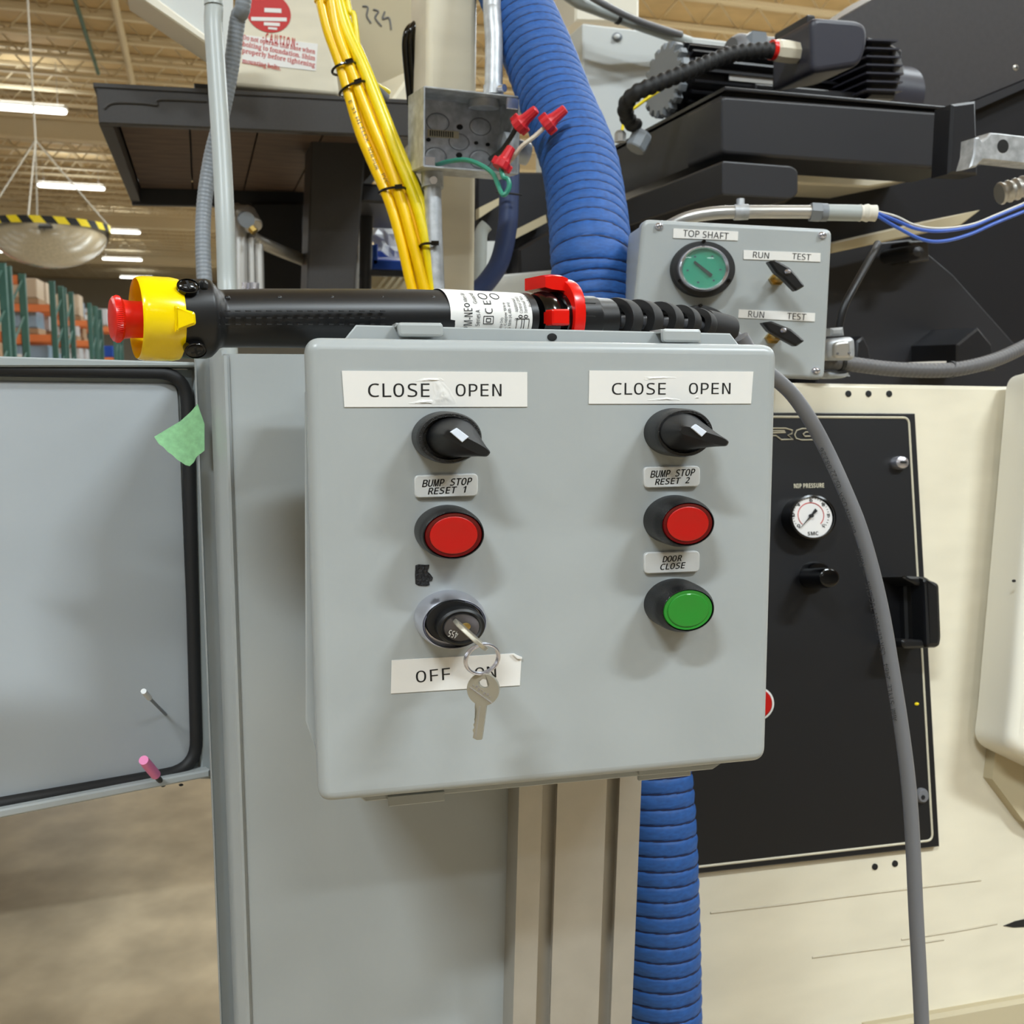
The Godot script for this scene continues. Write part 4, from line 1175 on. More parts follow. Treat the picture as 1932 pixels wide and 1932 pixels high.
	single("navy_hose", tube(smooth_path(pw(f9, [[962, 300, 1.1], [960, 380, 1.1], [957, 430, 1.1], [944, 490, 1.1], [920, 530, 1.1], [880, 572, 1.1], [860, 620, 1.1]]), 8), 0.0108, 20), M("navy"), "navy blue hose curving down beside the cream post", "hose", f9)
	single("cable_tie", tube(pw(f9, [[936, 362, 1.08], [985, 368, 1.08]]), 0.0012, 6), M("rubber"), "black cable tie end sticking out across the navy hose", "cable tie", f9)
	var fa := Transform3D(Basis(), at(910, 480, 1.2))
	single("stub_pipe", tube(smooth_path(pw(fa, [[918, 425, 1.2], [908, 440, 1.2], [906, 480, 1.2], [904, 620, 1.2], [900, 1600, 1.2], [896, 2660, 1.2]]), 6), 0.008, 14), M("conduit_grey"), "short grey pipe between the cream post and the navy hose", "pipe", fa)
	# blue ducting
	var fh := Transform3D(Basis(), at(1170, 900, 0.8))
	o = thing("duct_hose", "ribbed blue fabric ducting hose running down behind the control box", "hose", fh)
	var hp := even(smooth_path(pw(fh, [[880, -520, 1.1], [936, -120, 1.03], [972, 0, 1.0], [1014, 100, 0.97], [1052, 200, 0.94], [1091, 300, 0.90], [1108, 400, 0.868], [1115, 480, 0.845], [1121, 560, 0.84], [1145, 800, 0.82], [1190, 1200, 0.785], [1222, 1470, 0.77], [1234, 1700, 0.765], [1240, 2010, 0.765]]), 24), 0.00085)
	var R := 0.0345
	var pitch := 0.0108 / 0.00085
	part("fabric", tube(hp, R, 30, func(i, n, an):
		var u := fposmod(i / pitch + an / TAU, 1.0)
		var e := minf(u, 1.0 - u)
		return (0.86 + 0.14 * smoothstep(200.0, 480.0, float(i))) * (0.955 + 0.045 * pow(sin(PI * pow(u, 0.8)), 0.55) + 0.006 * sin(an * 7 + i * 0.31) * sin(PI * u) - (0.02 if e < 0.05 else 0.0))), M("hose_blue"), o, Transform3D(), 60)
	var wire := []
	var side := Vector3.ZERO
	for i in hp.size():
		var d: Vector3 = (hp[mini(i + 1, hp.size() - 1)] - hp[maxi(i - 1, 0)]).normalized()
		if side == Vector3.ZERO:
			side = d.cross(Vector3.UP if absf(d.y) < 0.9 else Vector3.RIGHT).normalized()
		side = (side - d * side.dot(d)).normalized()
		var an := -TAU * i / pitch
		var b: Vector3 = hp[i]
		var nx: Vector3 = hp[mini(i + 1, hp.size() - 1)]
		for s in 2:
			var a2: float = an - TAU / pitch * s * 0.5
			wire.append(b.lerp(nx, s * 0.5) + (side * cos(a2) + d.cross(side) * sin(a2)) * R * 0.952 * (0.86 + 0.14 * smoothstep(200.0, 480.0, float(i))))
	part("wire_and_groove_shade", tube(wire, 0.0009, 5), M("hose_wire_and_shade"), o, Transform3D(), 60)  # dark coil: the wire, with the groove shade put into its colour
	# steel conduit with blue leads above the gauge box
	var fs := Transform3D(Basis(), at(1450, 400, 0.9))
	o = thing("sensor_conduit", "horizontal steel conduit with a coupling above the gauge box", "conduit", fs)
	part("conduit", tube(smooth_path(pw(fs, [[1240, 440, 0.92], [1290, 414, 0.91], [1340, 403, 0.905], [1400, 400, 0.9], [1540, 400, 0.9]]), 8), 0.0058, 18), M("steel"), o)
	part("coupling_nut", tube(pw(fs, [[1529, 400, 0.9], [1548, 401, 0.9]]), 0.0086, 6), M("conduit_dark"), o, Transform3D(), 20)
	part("coupling_nut", tube(pw(fs, [[1548, 401, 0.9], [1560, 401, 0.9]]), 0.0078, 18), M("conduit_dark"), o)
	part("sleeve", tube(pw(fs, [[1558, 401, 0.9], [1624, 402, 0.9]]), 0.0072, 20), M("conduit_grey"), o)
	part("sleeve_end", tube(pw(fs, [[1622, 402, 0.9], [1626, 402, 0.9], [1628, 402, 0.9], [1636, 402, 0.9], [1640, 402, 0.9], [1652, 402.5, 0.9]]), 0.0076, 20, func(i, n, an): return [1.0, 0.9, 0.9, 1.04, 0.92, 0.95][i]), M("cord_white"), o)
	part("pipe_clip", tube(pw(fs, [[1385, 401, 0.9], [1411, 400, 0.9]]), 0.0068, 18), M("galvanised"), o)
	part("clip_screw", tube(pw(fs, [[1397, 389, 0.9], [1397, 376, 0.9]]), 0.0036, 10), M("galvanised"), o)
	for w in [[[1650, 404], [1690, 428], [1740, 452], [1780, 455], [1830, 442], [1880, 420], [1960, 388], "wire_blue", "lower blue lead from the steel conduit coupling"], [[1650, 400], [1690, 416], [1730, 432], [1775, 436], [1830, 428], [1880, 408], [1960, 375], "wire_blue", "upper blue lead from the steel conduit coupling"], [[1650, 398], [1690, 408], [1725, 424], [1770, 431], [1830, 424], [1880, 405], [1960, 371], "cord_white", "thin pale lead above the two blue leads"]]:
		var pts := []
		for k in 7:
			pts.append([w[k][0], w[k][1], 0.9 + 0.01 * k])
		single("lead", tube(smooth_path(pw(fs, pts), 8), 0.0016 if w[7] == "wire_blue" else 0.001, 8), M(w[7]), w[8], "wire", fs)

# ---------------------------------------------------------------- grey enclosure, open door, post
const BOX_E := Vector3(-1.2625, -3.4214, 0.1534)

func box_frame() -> Transform3D:
	return frame(1024, 1060, 0.445, BOX_E)

# an upright profile: points are [x pixel on the row y = 1000, z in metres]
func upright(fb: Transform3D, pts: Array, ytop: float, ybot: float, row := 1000.0, drop := 0.0) -> PackedVector3Array:
	var r0 := []
	var r1 := []
	for q in pts:
		var v := on(fb, q[0], row, q[1])
		r0.append(Vector3(v.x, ybot, q[1]))
		r1.append(Vector3(v.x, ytop, q[1]))
	return loft([r0, r1])

func build_cabinet() -> void:
	var fb := box_frame()
	var zf := -0.128
	var yt := on(fb, 500, 657, zf).y
	var yb := on(fb, 500, 2150, zf).y
	var o := thing("electrical_enclosure", "tall grey painted steel enclosure behind the control box", "enclosure", fb)
	var face := rounded(PackedVector2Array([Vector2(on(fb, 432, 1000, zf).x, zf), Vector2(on(fb, 968, 1000, zf).x, zf), Vector2(on(fb, 968, 1000, zf).x, zf - 0.05), Vector2(on(fb, 432, 1000, zf).x, zf - 0.05)]), 0.006, 5)
	var r0 := []
	var r1 := []
	for v in face:
		r0.append(Vector3(v.x, yb, v.y))
		r1.append(Vector3(v.x, yt - 0.003, v.y))
	part("door_panel", loft([r0, r1]), M("grey_paint"), o)
	part("door_ridge", upright(fb, [[430, zf], [434, zf + 0.0025], [439, zf + 0.0025], [444, zf]], yt - 0.004, yb), M("grey_paint"), o, Transform3D(), 50)
	part("side_flange", upright(fb, [[407, zf - 0.022], [418, zf - 0.012], [430, zf - 0.006], [440, zf - 0.006], [440, zf - 0.05], [407, zf - 0.05]], yt - 0.001, yb), M("grey_paint"), o, Transform3D(), 50)
	part("body_edge", upright(fb, [[379, zf - 0.026], [382, zf - 0.024], [384, zf - 0.030], [412, zf - 0.034], [412, zf - 0.16], [379, zf - 0.16]], yt + 0.001, yb), M("grey_paint"), o)
	part("body_back", upright(fb, [[412, zf - 0.05], [900, zf - 0.05], [900, zf - 0.17], [412, zf - 0.17]], yt - 0.004, yb), M("grey_paint"), o)
	part("dark_gap_backing", upright(fb, [[955, zf - 0.012], [985, zf - 0.012], [985, zf - 0.03], [955, zf - 0.03]], yt - 0.004, yb), M("rubber"), o)  # black strip painting in the dark gap beside the post
	# slotted aluminium post
	var fx := Transform3D(fb.basis * Basis(Vector3(0, 0, 1), deg_to_rad(-1.6)), fb * on(fb, 1085, 1700, -0.104))
	o = thing("aluminium_post", "slotted aluminium post carrying the control box", "post", fx)
	var px := []
	for x in [973.5, 1018, 1044.6, 1137.5, 1160.5, 1201.6]:
		px.append(on(fx, x, 1700).x)
	var dpt := 0.009
	var prof := PackedVector2Array()
	for q in [[px[0], 0.0], [px[1], 0.0], [px[1], -0.003], [px[1] - 0.002, -0.003], [px[1] - 0.002, -dpt], [px[2] + 0.002, -dpt], [px[2] + 0.002, -0.003], [px[2], -0.003], [px[2], 0.0],
		[px[3], 0.0], [px[3], -0.003], [px[3] - 0.002, -0.003], [px[3] - 0.002, -dpt], [px[4] + 0.002, -dpt], [px[4] + 0.002, -0.003], [px[4], -0.003], [px[4], 0.0], [px[5], 0.0], [px[5], -0.028], [px[0], -0.028]]:
		prof.append(Vector2(q[0], q[1]))
	prof = rounded(prof, 0.0006, 2)
	var ya := on(fx, 1085, 900).y
	var yz := on(fx, 1085, 2150).y
	var e0 := []
	var e1 := []
	for v in prof:
		e0.append(Vector3(v.x, yz, v.y))
		e1.append(Vector3(v.x, ya, v.y))
	part("extrusion", loft([e0, e1], false, false), M("aluminium"), o, Transform3D(), 30)
	part("mount_bolt", moved(lathe([[0.004, -0.004], [0.004, 0.003]], 12), Transform3D()), M("steel"), o, Transform3D(Basis(), on(fx, 1090, 1000)))
	# open enclosure door at the left, its inside turned to the camera
	var fd := frame(200, 1100, 0.62, Vector3(-4.4, 19.3, -3.0))
	o = thing("enclosure_door", "open grey enclosure door with a black rubber gasket round its inside", "enclosure door", fd)
	plate("sheet", fd, [[-260, 690], [384, 698], [396, 1458], [-260, 1572]], -0.012, -0.018, M("door_paint"), o)
	plate("top_flange", fd, [[-260, 664], [384, 684], [384, 692], [-260, 692]], 0.0, -0.02, M("grey_paint_dull"), o, 0.001)
	plate("side_flange", fd, [[368, 684], [390, 684], [402, 1470], [380, 1470]], -0.004, -0.02, M("grey_paint_dull"), o, 0.001)
	plate("bottom_flange", fd, [[-260, 1596], [-260, 1578], [396, 1452], [396, 1466]], 0.004, -0.02, M("grey_paint"), o, 0.001)
	plate("gasket_seat", fd, [[-260, 692], [372, 698], [388, 1455], [-260, 1570]], -0.010, -0.013, M("grey_paint_dull"), o)
	plate("inner_panel", fd, [[-260, 716], [330, 722], [338, 740], [366, 1432], [350, 1446], [-260, 1552]], -0.0085, -0.0125, M("door_paint"), o, 0.001, 0.008, 1)
	var gp := rounded(poly(fd, [[-330, 690], [354, 703], [374, 1452], [-330, 1578]], -0.004), 0.02, 8)
	var gl := []
	for v in gp:
		gl.append(Vector3(v.x, v.y, -0.006))
	gl.append(gl[0])
	part("gasket", tube(gl, 0.0042, 12), M("rubber"), o)
	part("stud", tube([on(fd, 313, 1348, -0.008), on(fd, 280, 1315, 0.024)], 0.0010, 10), M("conduit_dark"), o)
	part("stud_tip", tube([on(fd, 282, 1317, 0.022), on(fd, 271, 1304, 0.033)], 0.0017, 10), M("plate_white"), o)
	part("stud", tube([on(fd, 308, 1480, -0.004), on(fd, 292, 1460, 0.014)], 0.0018, 10), M("rubber"), o)
	var ka := on(fd, 295, 1463, 0.012)
	var kb := on(fd, 271, 1434, 0.032)
	part("pink_sleeve", tube([ka, ka.lerp(kb, 0.06), ka.lerp(kb, 0.6), ka.lerp(kb, 0.66), ka.lerp(kb, 0.72), kb], 0.0031, 14, func(i, n, an): return [0.75, 1.0, 1.0, 0.88, 1.0, 0.92][i]), M("pink"), o)
	turned("drain_hole", fd, 342, 1481, 0.004, [[4, 0.003], [4, 0.0045]], M("dark_hole"), o, 0.5, 12)
	# green masking tape
	var fg := Transform3D(fb.basis, fb * on(fb, 340, 820, -0.152))
	var tp := poly(fg, [[291, 824], [316, 809], [341, 794], [360, 777], [373, 762], [386, 800], [386, 850], [371, 862], [366, 872], [358, 879.5], [350, 877.5], [342, 872], [334, 867], [325, 858], [317, 853], [308, 843], [300, 838]])
	single("masking_tape", slab(tp, 0.0, -0.0003), M("tape_green"), "torn piece of pale green masking tape sticking out behind the grey enclosure edge", "tape", fg)

# ---------------------------------------------------------------- the grey control box
func label_text(p: Node, fb: Transform3D, words_: Array, bold := false) -> void:
	for w in words_:
		letters(p, w[0], M("ink"), fb, w[1], 0.0019 if bold else 0.0005, "Droid Sans Mono Heavy" if bold else "Droid Sans Mono", w[2] if w.size() > 2 else 0.0, 0.25 if bold else 0.0)

func selector(o: Node, fb: Transform3D, base: Array, front: Array, rb: float, tip: Array, flag: Array, sy: float) -> void:
	var s := sub("selector_switch", o)
	turned("bezel", fb, base[0], base[1], 0.0, [[rb, 0.0], [rb, 0.006], [rb * 0.985, 0.0125], [rb * 0.93, 0.0145], [rb * 0.82, 0.0145], [rb * 0.80, 0.011]], M("black_grain"), s, sy, 64)
	var c := on(fb, front[0], front[1], 0.0145)
	var k := depth_of(fb, c) / F
	var d := on(fb, tip[0], tip[1], 0.027) - on(fb, front[0], front[1], 0.027)
	d.z = 0
	var ang := atan2(d.y / sy, d.x)
	var reach := Vector2(d.x, d.y / sy).length()
	var r := rb * 0.79 * k
	# knob: a disc that narrows into a ridge with a pointer
	var rings := []
	for lv in [[0.009, 1.0, 0.0], [0.0145, 1.0, 0.0], [0.0158, 0.99, 0.10], [0.0195, 0.98, 0.38], [0.0235, 0.97, 0.72], [0.0262, 0.96, 0.95], [0.0270, 0.5, 1.0]]:
		var ring := []
		for j in 48:
			var a := TAU * j / 48.0
			var disc: Vector2 = Vector2(cos(a), sin(a)) * r * lv[1]
			# ridge outline: long forward, short backward, narrow across
			var ridge := Vector2((reach if cos(a) > 0 else r * 0.62) * signf(cos(a)) * pow(absf(cos(a)), 0.45), r * 0.24 * signf(sin(a)) * pow(absf(sin(a)), 0.6))
			var q: Vector2 = disc.lerp(ridge, lv[2])
			if lv[1] < 0.52:
				q *= 0.93
			ring.append(Vector3(q.x, q.y, lv[0]))
		rings.append(ring)
	var kb := Basis.from_scale(Vector3(1, sy, 1)) * Basis(Vector3(0, 0, 1), ang)
	var kn := part("knob", moved(loft(rings), Transform3D(kb, Vector3.ZERO)), M("black_plastic"), s, Transform3D(Basis(), Vector3(c.x, c.y, 0)), 42)
	var fp := PackedVector2Array()
	for q in flag:
		var v := on(fb, q[0], q[1], 0.0275)
		fp.append(Vector2(v.x - c.x, v.y - c.y))
	part("indicator", slab(fp, 0.0279, 0.0262, 0.0002), M("indicator"), s, Transform3D(Basis(), Vector3(c.x, c.y, 0)))

func push_button(o: Node, fb: Transform3D, called: String, base: Array, lens: Array, rb: float, rl: float, mat_: String, rim: String, sy: float) -> void:
	var s := sub(called, o)
	# the bezel leans with its own axis, so its turned shape sits on the line from base to lens
	var c0 := on(fb, base[0], base[1], 0.0)
	var c1 := on(fb, lens[0], lens[1], 0.016)
	var k := depth_of(fb, c0) / F
	var R := rb * k
	var L := rl * k
	var at0 := Transform3D(Basis(), Vector3(c0.x, c0.y, 0))
	part("bezel", lathe([[R, 0.0], [R, 0.005], [R * 0.985, 0.0105], [R * 0.965, 0.0125], [R * 0.94, 0.0135], [L * 1.07, 0.0164], [L * 1.03, 0.0168], [L * 1.01, 0.0140]], 64, sy), M("black_grain"), s, at0)
	part("lens_rim", lathe([[L, 0.012], [L, 0.0162], [L * 0.97, 0.0166], [L * 0.83, 0.0163]], 64, sy), M(rim), s, at0)
	part("lens", lathe([[L * 0.83, 0.012], [L * 0.83, 0.0167], [L * 0.78, 0.0170], [L * 0.5, 0.0168], [L * 0.2, 0.0167]], 64, sy), M(mat_), s, at0)

func build_control_box() -> void:
	var fb := box_frame()
	var o := thing("control_box", "grey control box with selectors, red and green buttons and a key switch", "control box", fb)
	var cover := rounded(poly(fb, [[575, 636], [1470, 650], [1448, 1438], [601, 1519]], 0.0), 0.007, 8)
	part("cover", slab(cover, 0.0, -0.013, 0.0048, 0.001, 6), M("grey_paint"), o, Transform3D(), 30)
	var inner := outset(rounded(poly(fb, [[574, 635], [1471, 649], [1449, 1439], [600, 1520]], 0.0), 0.004, 4), -0.005)
	part("body", slab(inner, -0.013, -0.103), M("grey_paint"), o)
	# lips of the body round the cover, with slanted ends
	plate("top_lip", fb, [[646, 645], [672, 613], [1378, 629], [1398, 655]], -0.0145, -0.0165, M("grey_paint"), o, 0.0006)
	plate("bottom_lip", fb, [[672, 1500], [690, 1513], [1345, 1452], [1362, 1440]], -0.0145, -0.0165, M("grey_paint"), o, 0.0006)
	plate("left_lip", fb, [[590, 720], [575, 740], [577, 1362], [598, 1420]], -0.0145, -0.0165, M("grey_paint"), o, 0.0006)
	turned("lip_hole", fb, 1042, 636, -0.014, [[9.5, -0.0150], [9.5, -0.0142], [8, -0.0141]], M("dark_hole"), o, 0.75, 24)
	for q in [[[750, 608], [836, 609], [838, 636], [752, 635]], [[1250, 620], [1324, 621], [1325, 647], [1251, 646]]]:
		var c := sub("cover_clip", o)
		plate("clip_plate", fb, q, -0.006, -0.0085, M("grey_paint"), c, 0.0012, 0.001, 2)
		plate("clip_hook", fb, [[q[0][0] - 3, q[0][1] + 1], [q[1][0] - 3, q[1][1]], [q[1][0] - 3, q[1][1] + 8], [q[0][0] - 3, q[0][1] + 8]], -0.008, -0.022, M("grey_paint"), c, 0.0008)
	for q in [[[732, 1508], [839, 1498], [840, 1512], [733, 1523]], [[1206, 1458], [1304, 1449], [1304, 1464], [1206, 1474]]]:
		var c := sub("cover_clip", o)
		plate("clip_plate", fb, q, -0.016, -0.0185, M("grey_paint"), c, 0.0006)
		plate("clip_hook", fb, [[q[0][0], q[0][1] - 4], [q[1][0], q[1][1] - 4], [q[1][0], q[1][1] + 4], [q[0][0], q[0][1] + 4]], -0.012, -0.018, M("grey_paint"), c)
	# printed strips and plates
	var l := plate("label_strip", fb, [[645, 699.5], [995, 702], [995, 767.5], [650, 768]], 0.0004, -0.0005, M("label_white"), o)
	label_text(l, fb, [["CLOSE", [695, 723.5, 811, 749]], ["OPEN", [860, 724.5, 946.5, 747.5]]])
	l.set_meta("label", "CLOSE OPEN strip above the selector over BUMP STOP RESET 1")
	var l2 := plate("label_strip", fb, [[1112, 699], [1421.5, 701], [1417, 761.5], [1111, 762]], 0.0004, -0.0005, M("label_white"), o)
	label_text(l2, fb, [["CLOSE", [1155, 722.5, 1256.5, 744.5]], ["OPEN", [1300, 722.5, 1378.5, 743.5]]])
	l2.set_meta("label", "CLOSE OPEN strip above the selector over BUMP STOP RESET 2")
	var l3 := plate("label_strip", fb, [[739, 1246], [970, 1233], [984, 1240], [981, 1293], [737.5, 1308.5]], 0.0004, -0.0005, M("label_white"), o)
	label_text(l3, fb, [["OFF", [785, 1263, 849.5, 1285], 2.0], ["ON", [896, 1258, 936, 1280], 2.0]])
	l3.set_meta("label", "OFF ON strip below the key switch")
	plate("folded_corner", fb, [[966, 1233], [985, 1240], [985, 1243], [976, 1243]], 0.0014, 0.0008, M("label_white"), l3)
	wrinkle(l, fb, [809, 712, 862, 764], 5, [[0.12, 0.94], [0.9, 0.9], [0.7, 0.5], [0.35, 0.12], [0.2, 0.2], [0.25, 0.6]])
	wrinkle(l, fb, [768, 750, 826, 765], 6, [[0.1, 0.75], [0.9, 0.8], [0.85, 0.35], [0.5, 0.3]])
	wrinkle(l, fb, [782, 711, 840, 723], 7, [[0.1, 0.7], [0.9, 0.6], [0.8, 0.25], [0.3, 0.3]])
	wrinkle(l2, fb, [1213, 707, 1276, 721], 10, [[0.1, 0.7], [0.92, 0.4], [0.6, 0.3], [0.1, 0.35]])
	wrinkle(l2, fb, [1220, 746, 1284, 759], 11, [[0.08, 0.7], [0.92, 0.65], [0.6, 0.35]])
	wrinkle(l2, fb, [1308, 746, 1320, 754], 12, [[0.2, 0.7], [0.8, 0.6], [0.5, 0.2]])
	var plates := [[[[782, 897.5], [902, 893.5], [902, 936], [783, 940]], [["BUMP STOP", [796.5, 903.5, 892, 916.5], 1.5], ["RESET 1", [807.5, 919, 880.5, 931], 1.5]]],
		[[[1215, 881.5], [1321, 879], [1321, 918], [1216, 921]], [["BUMP STOP", [1227, 886.5, 1312.5, 899.2], 1.5], ["RESET 2", [1236, 902, 1302.5, 913], 1.5]]],
		[[[1216, 1043], [1320.5, 1039.5], [1320, 1079], [1216, 1083]], [["DOOR", [1250, 1048.5, 1288, 1059.5], 1.5], ["CLOSE", [1245, 1062.5, 1293.5, 1073.5], 1.5]]]]
	for q in plates:
		var p := plate("name_plate", fb, q[0], 0.0018, 0.0, M("plate_white"), o, 0.0004, 0.0022)
		label_text(p, fb, q[1], true)
	var sy := 0.775
	selector(o, fb, [838, 824], [855, 826], 62, [914, 856], [[849, 815], [862, 807.5], [884.5, 824], [872, 834.5]], sy)
	selector(o, fb, [1269, 815], [1287, 815], 58, [1355, 836], [[1304, 807.5], [1313, 800.5], [1333, 814.5], [1323.5, 824]], sy)
	push_button(o, fb, "push_button", [843, 1000], [858, 1006], 62, 53, "red_lens", "red_lens_rim", sy)
	push_button(o, fb, "push_button", [1270, 980], [1289, 985], 60, 49, "red_lens", "red_lens_rim", sy)
	push_button(o, fb, "push_button", [1271, 1137], [1289, 1145], 60, 48, "green_lens", "green_lens", sy)
	# key switch
	var ks := sub("key_switch", o)
	turned("chrome_collar", fb, 846, 1163, 0.0, [[66, 0.0], [66.5, 0.003], [66, 0.007], [64, 0.011], [61, 0.0140], [58.6, 0.0150], [57.6, 0.0140], [56.8, 0.0148], [55.6, 0.0153], [54.2, 0.0148], [53, 0.011]], M("chrome"), ks, sy, 64)
	turned("black_barrel", fb, 853, 1170, 0.013, [[52.5, 0.006], [52.5, 0.0150], [50, 0.0160], [46, 0.0160]], M("black_plastic"), ks, sy, 56)
	turned("black_ring", fb, 871, 1184, 0.022, [[47, 0.012], [47, 0.0195], [45, 0.0215], [40, 0.022], [36, 0.0215], [36, 0.020]], M("black_plastic"), ks, sy, 56)
	turned("lock_face", fb, 871, 1184, 0.0213, [[35.5, 0.014], [35.5, 0.0212], [34, 0.0216], [32.5, 0.0213], [20, 0.0212]], paint("lock_steel", Color(0.42, 0.41, 0.42), 0.25, 0.85), ks, sy, 48)
	turned("brass_core", fb, 879, 1182, 0.0213, [[9, 0.018], [9, 0.0216], [6, 0.0218]], M("brass"), ks, sy, 20)
	letters(ks, "455", M("label_white"), fb, [846, 1190, 864, 1203], 0.0217, "Droid Sans Mono", 160)
	# scraped adhesive
	var patch := poly(fb, [[784, 1067], [790, 1065], [803, 1066], [810, 1065.5], [809, 1073], [806, 1078], [812, 1083], [817, 1090], [815, 1096], [810, 1097], [811, 1104], [804, 1106], [790, 1105.5], [784, 1102], [783, 1085]], 0.0005)
	var pm := paint("tar", Color(0.13, 0.13, 0.14), 0.7)
	rough_relief(pm, noise_tex(31, 0.09, 256, 0.0, 1.0), 0.12)
	pm.uv1_triplanar = true
	pm.uv1_scale = Vector3(25, 25, 25)
	part("adhesive_patch", slab(patch, 0.0006, -0.0003, 0.0003), pm, o)
	build_keys(fb)

# a blister in a paper strip: a low mound inside the outline
func wrinkle(p: Node, fb: Transform3D, r: Array, seed_: int, outline: Array) -> void:
	var n := FastNoiseLite.new()
	n.seed = seed_
	n.frequency = 2.2
	var op := PackedVector2Array()
	for q in outline:
		op.append(Vector2(q[0], q[1]))
	var nx := 30
	var ny := 18
	var g := []
	for j in ny + 1:
		var row := []
		for i in nx + 1:
			var u := float(i) / nx
			var v := float(j) / ny
			var b := on(fb, lerpf(r[0], r[2], u), lerpf(r[1], r[3], v), 0.0)
			var d := 1.0
			for k in op.size():
				var c := Geometry2D.get_closest_point_to_segment(Vector2(u, v), op[k], op[(k + 1) % op.size()])
				d = minf(d, c.distance_to(Vector2(u, v)))
			var inside := Geometry2D.is_point_in_polygon(Vector2(u, v), op)
			var h := smoothstep(0.0, 0.25, d + 0.06) if inside else smoothstep(0.12, 0.0, d) * 0.36
			row.append(Vector3(b.x, b.y, 0.00036 + 0.0006 * h * (0.75 + 0.5 * n.get_noise_2d(u * 2.2, v * 2.2))))
		g.append(row)
	var t := PackedVector3Array()
	for j in ny:
		for i in nx:
			t.append_array([g[j][i], g[j + 1][i], g[j + 1][i + 1], g[j][i], g[j + 1][i + 1], g[j][i + 1]])
	var m := mesh_of(t, 80)
	put("paper_blister", m, M("label_white"), p)

func key_outline(bow: float, blade: float, w: float) -> PackedVector2Array:
	var p := PackedVector2Array()
	var a0 := asin(w / bow)
	for k in 29:
		var a := -PI / 2 + a0 + (TAU - 2 * a0) * k / 28.0
		p.append(Vector2(cos(a), sin(a)) * bow)
	p.append(Vector2(-w, -bow - blade * 0.10))
	for k in 9:
		p.append(Vector2(-w * (0.55 if k % 2 == 0 else 0.85), -bow - blade * (0.18 + 0.08 * k)))
	p.append(Vector2(-w * 0.6, -bow - blade * 0.96))
	p.append(Vector2(w * 0.2, -bow - blade))
	p.append(Vector2(w, -bow - blade * 0.96))
	return p

func build_keys(fb: Transform3D) -> void:
	# key standing in the lock: its flat bow points out towards the camera
	var c := on(fb, 874, 1183, 0.0213)
	var tip := on(fb, 919, 1226, 0.036)
	var u := Vector3(tip.x - c.x, tip.y - c.y, 0).normalized()
	var fr := fb * Transform3D(Basis(u, Vector3(0, 0, 1), u.cross(Vector3(0, 0, 1))), c)
	var o := thing("key", "flat steel key turned in the key switch, seen edge on", "key", fr, "two keys on one ring")
	var lo := -0.0068
	var hi: float = Vector2(tip.x - c.x, tip.y - c.y).length()
	var bow := rounded(PackedVector2Array([Vector2(lo, 0.003), Vector2(hi * 0.3, 0.0015), Vector2(hi, 0.008), Vector2(hi, 0.017), Vector2(hi * 0.4, 0.022), Vector2(lo, 0.015)]), 0.004, 5)
	part("bow", slab(bow, 0.0009, -0.0009, 0.0003, 0.0003), M("key_metal"), o)
	part("blade", slab(rect(0.0, -0.004, 0.007, 0.014), 0.0007, -0.0007), M("key_metal"), o)
	# split ring
	var rc := on(fb, 909.5, 1243, 0.040)
	var k := depth_of(fb, rc) / F
	var turn := Basis(Vector3.UP, 0.25)
	o = thing("key_ring", "thin bright split key ring hanging from the key in the switch", "key ring", fb * Transform3D(turn, rc))
	for s in 2:
		var loop := []
		for i in 49:
			var a := TAU * i / 48.0
			loop.append(Vector3(cos(a) * 34.5 * k, sin(a) * 28.5 * k, (s - 0.5) * 0.0012 + 0.0004 * sin(a)))
		part("ring_coil", tube(loop, 0.00062, 8), M("chrome"), o)
	# the second key hangs from the ring
	var kc := on(fb, 912, 1300, 0.040)
	var bt := on(fb, 899, 1394, 0.040)
	var dn := (bt - kc)
	var ang := atan2(dn.x, -dn.y)
	o = thing("key", "loose steel key hanging from the ring over the OFF ON strip", "key", fb * Transform3D(Basis(Vector3(0, 0, 1), ang) * Basis(Vector3.UP, -0.42), kc), "two keys on one ring")
	var bowr := 31.0 * k
	var kp := key_outline(bowr, 67.0 * k, 11.0 * k)
	# the bow is cut by an eye: built as two halves round the hole
	var hole := PackedVector2Array()
	for i in 20:
		var a := TAU * i / 20.0
		hole.append(Vector2(cos(a) * 10.5 * k, 12.0 * k + sin(a) * 8.5 * k))
	for s in [-1.0, 1.0]:
		var half := Geometry2D.intersect_polygons(kp, PackedVector2Array([Vector2(0, -0.2), Vector2(0.1 * s, -0.2), Vector2(0.1 * s, 0.2), Vector2(0, 0.2)]))
		for h in half:
			for piece in Geometry2D.clip_polygons(h, hole):
				if piece.size() > 4:
					part("key_half", slab(piece, 0.0011, -0.0011), M("key_metal"), o)
	part("raised_line", bx(Vector3(0.0005, -11.0 * k, 0.0012), Vector3(52 * k, 1.6 * k, 0.0004)), M("chrome"), o, Transform3D(Basis(Vector3(0, 0, 1), -0.45), Vector3.ZERO))
	for i in 7:
		part("raised_mark", bx(Vector3((i - 3) * 6.4 * k, (-4.0 + (i % 2) * 2.0) * k, 0.0012), Vector3(3.6 * k, (4.2 if i % 3 else 1.5) * k, 0.0003)), M("chrome"), o, Transform3D(Basis(Vector3(0, 0, 1), -0.45), Vector3.ZERO))
	part("blade_groove", bx(Vector3(-1.5 * k, -62 * k, 0.0011), Vector3(3 * k, 60 * k, 0.0003)), M("steel"), o)

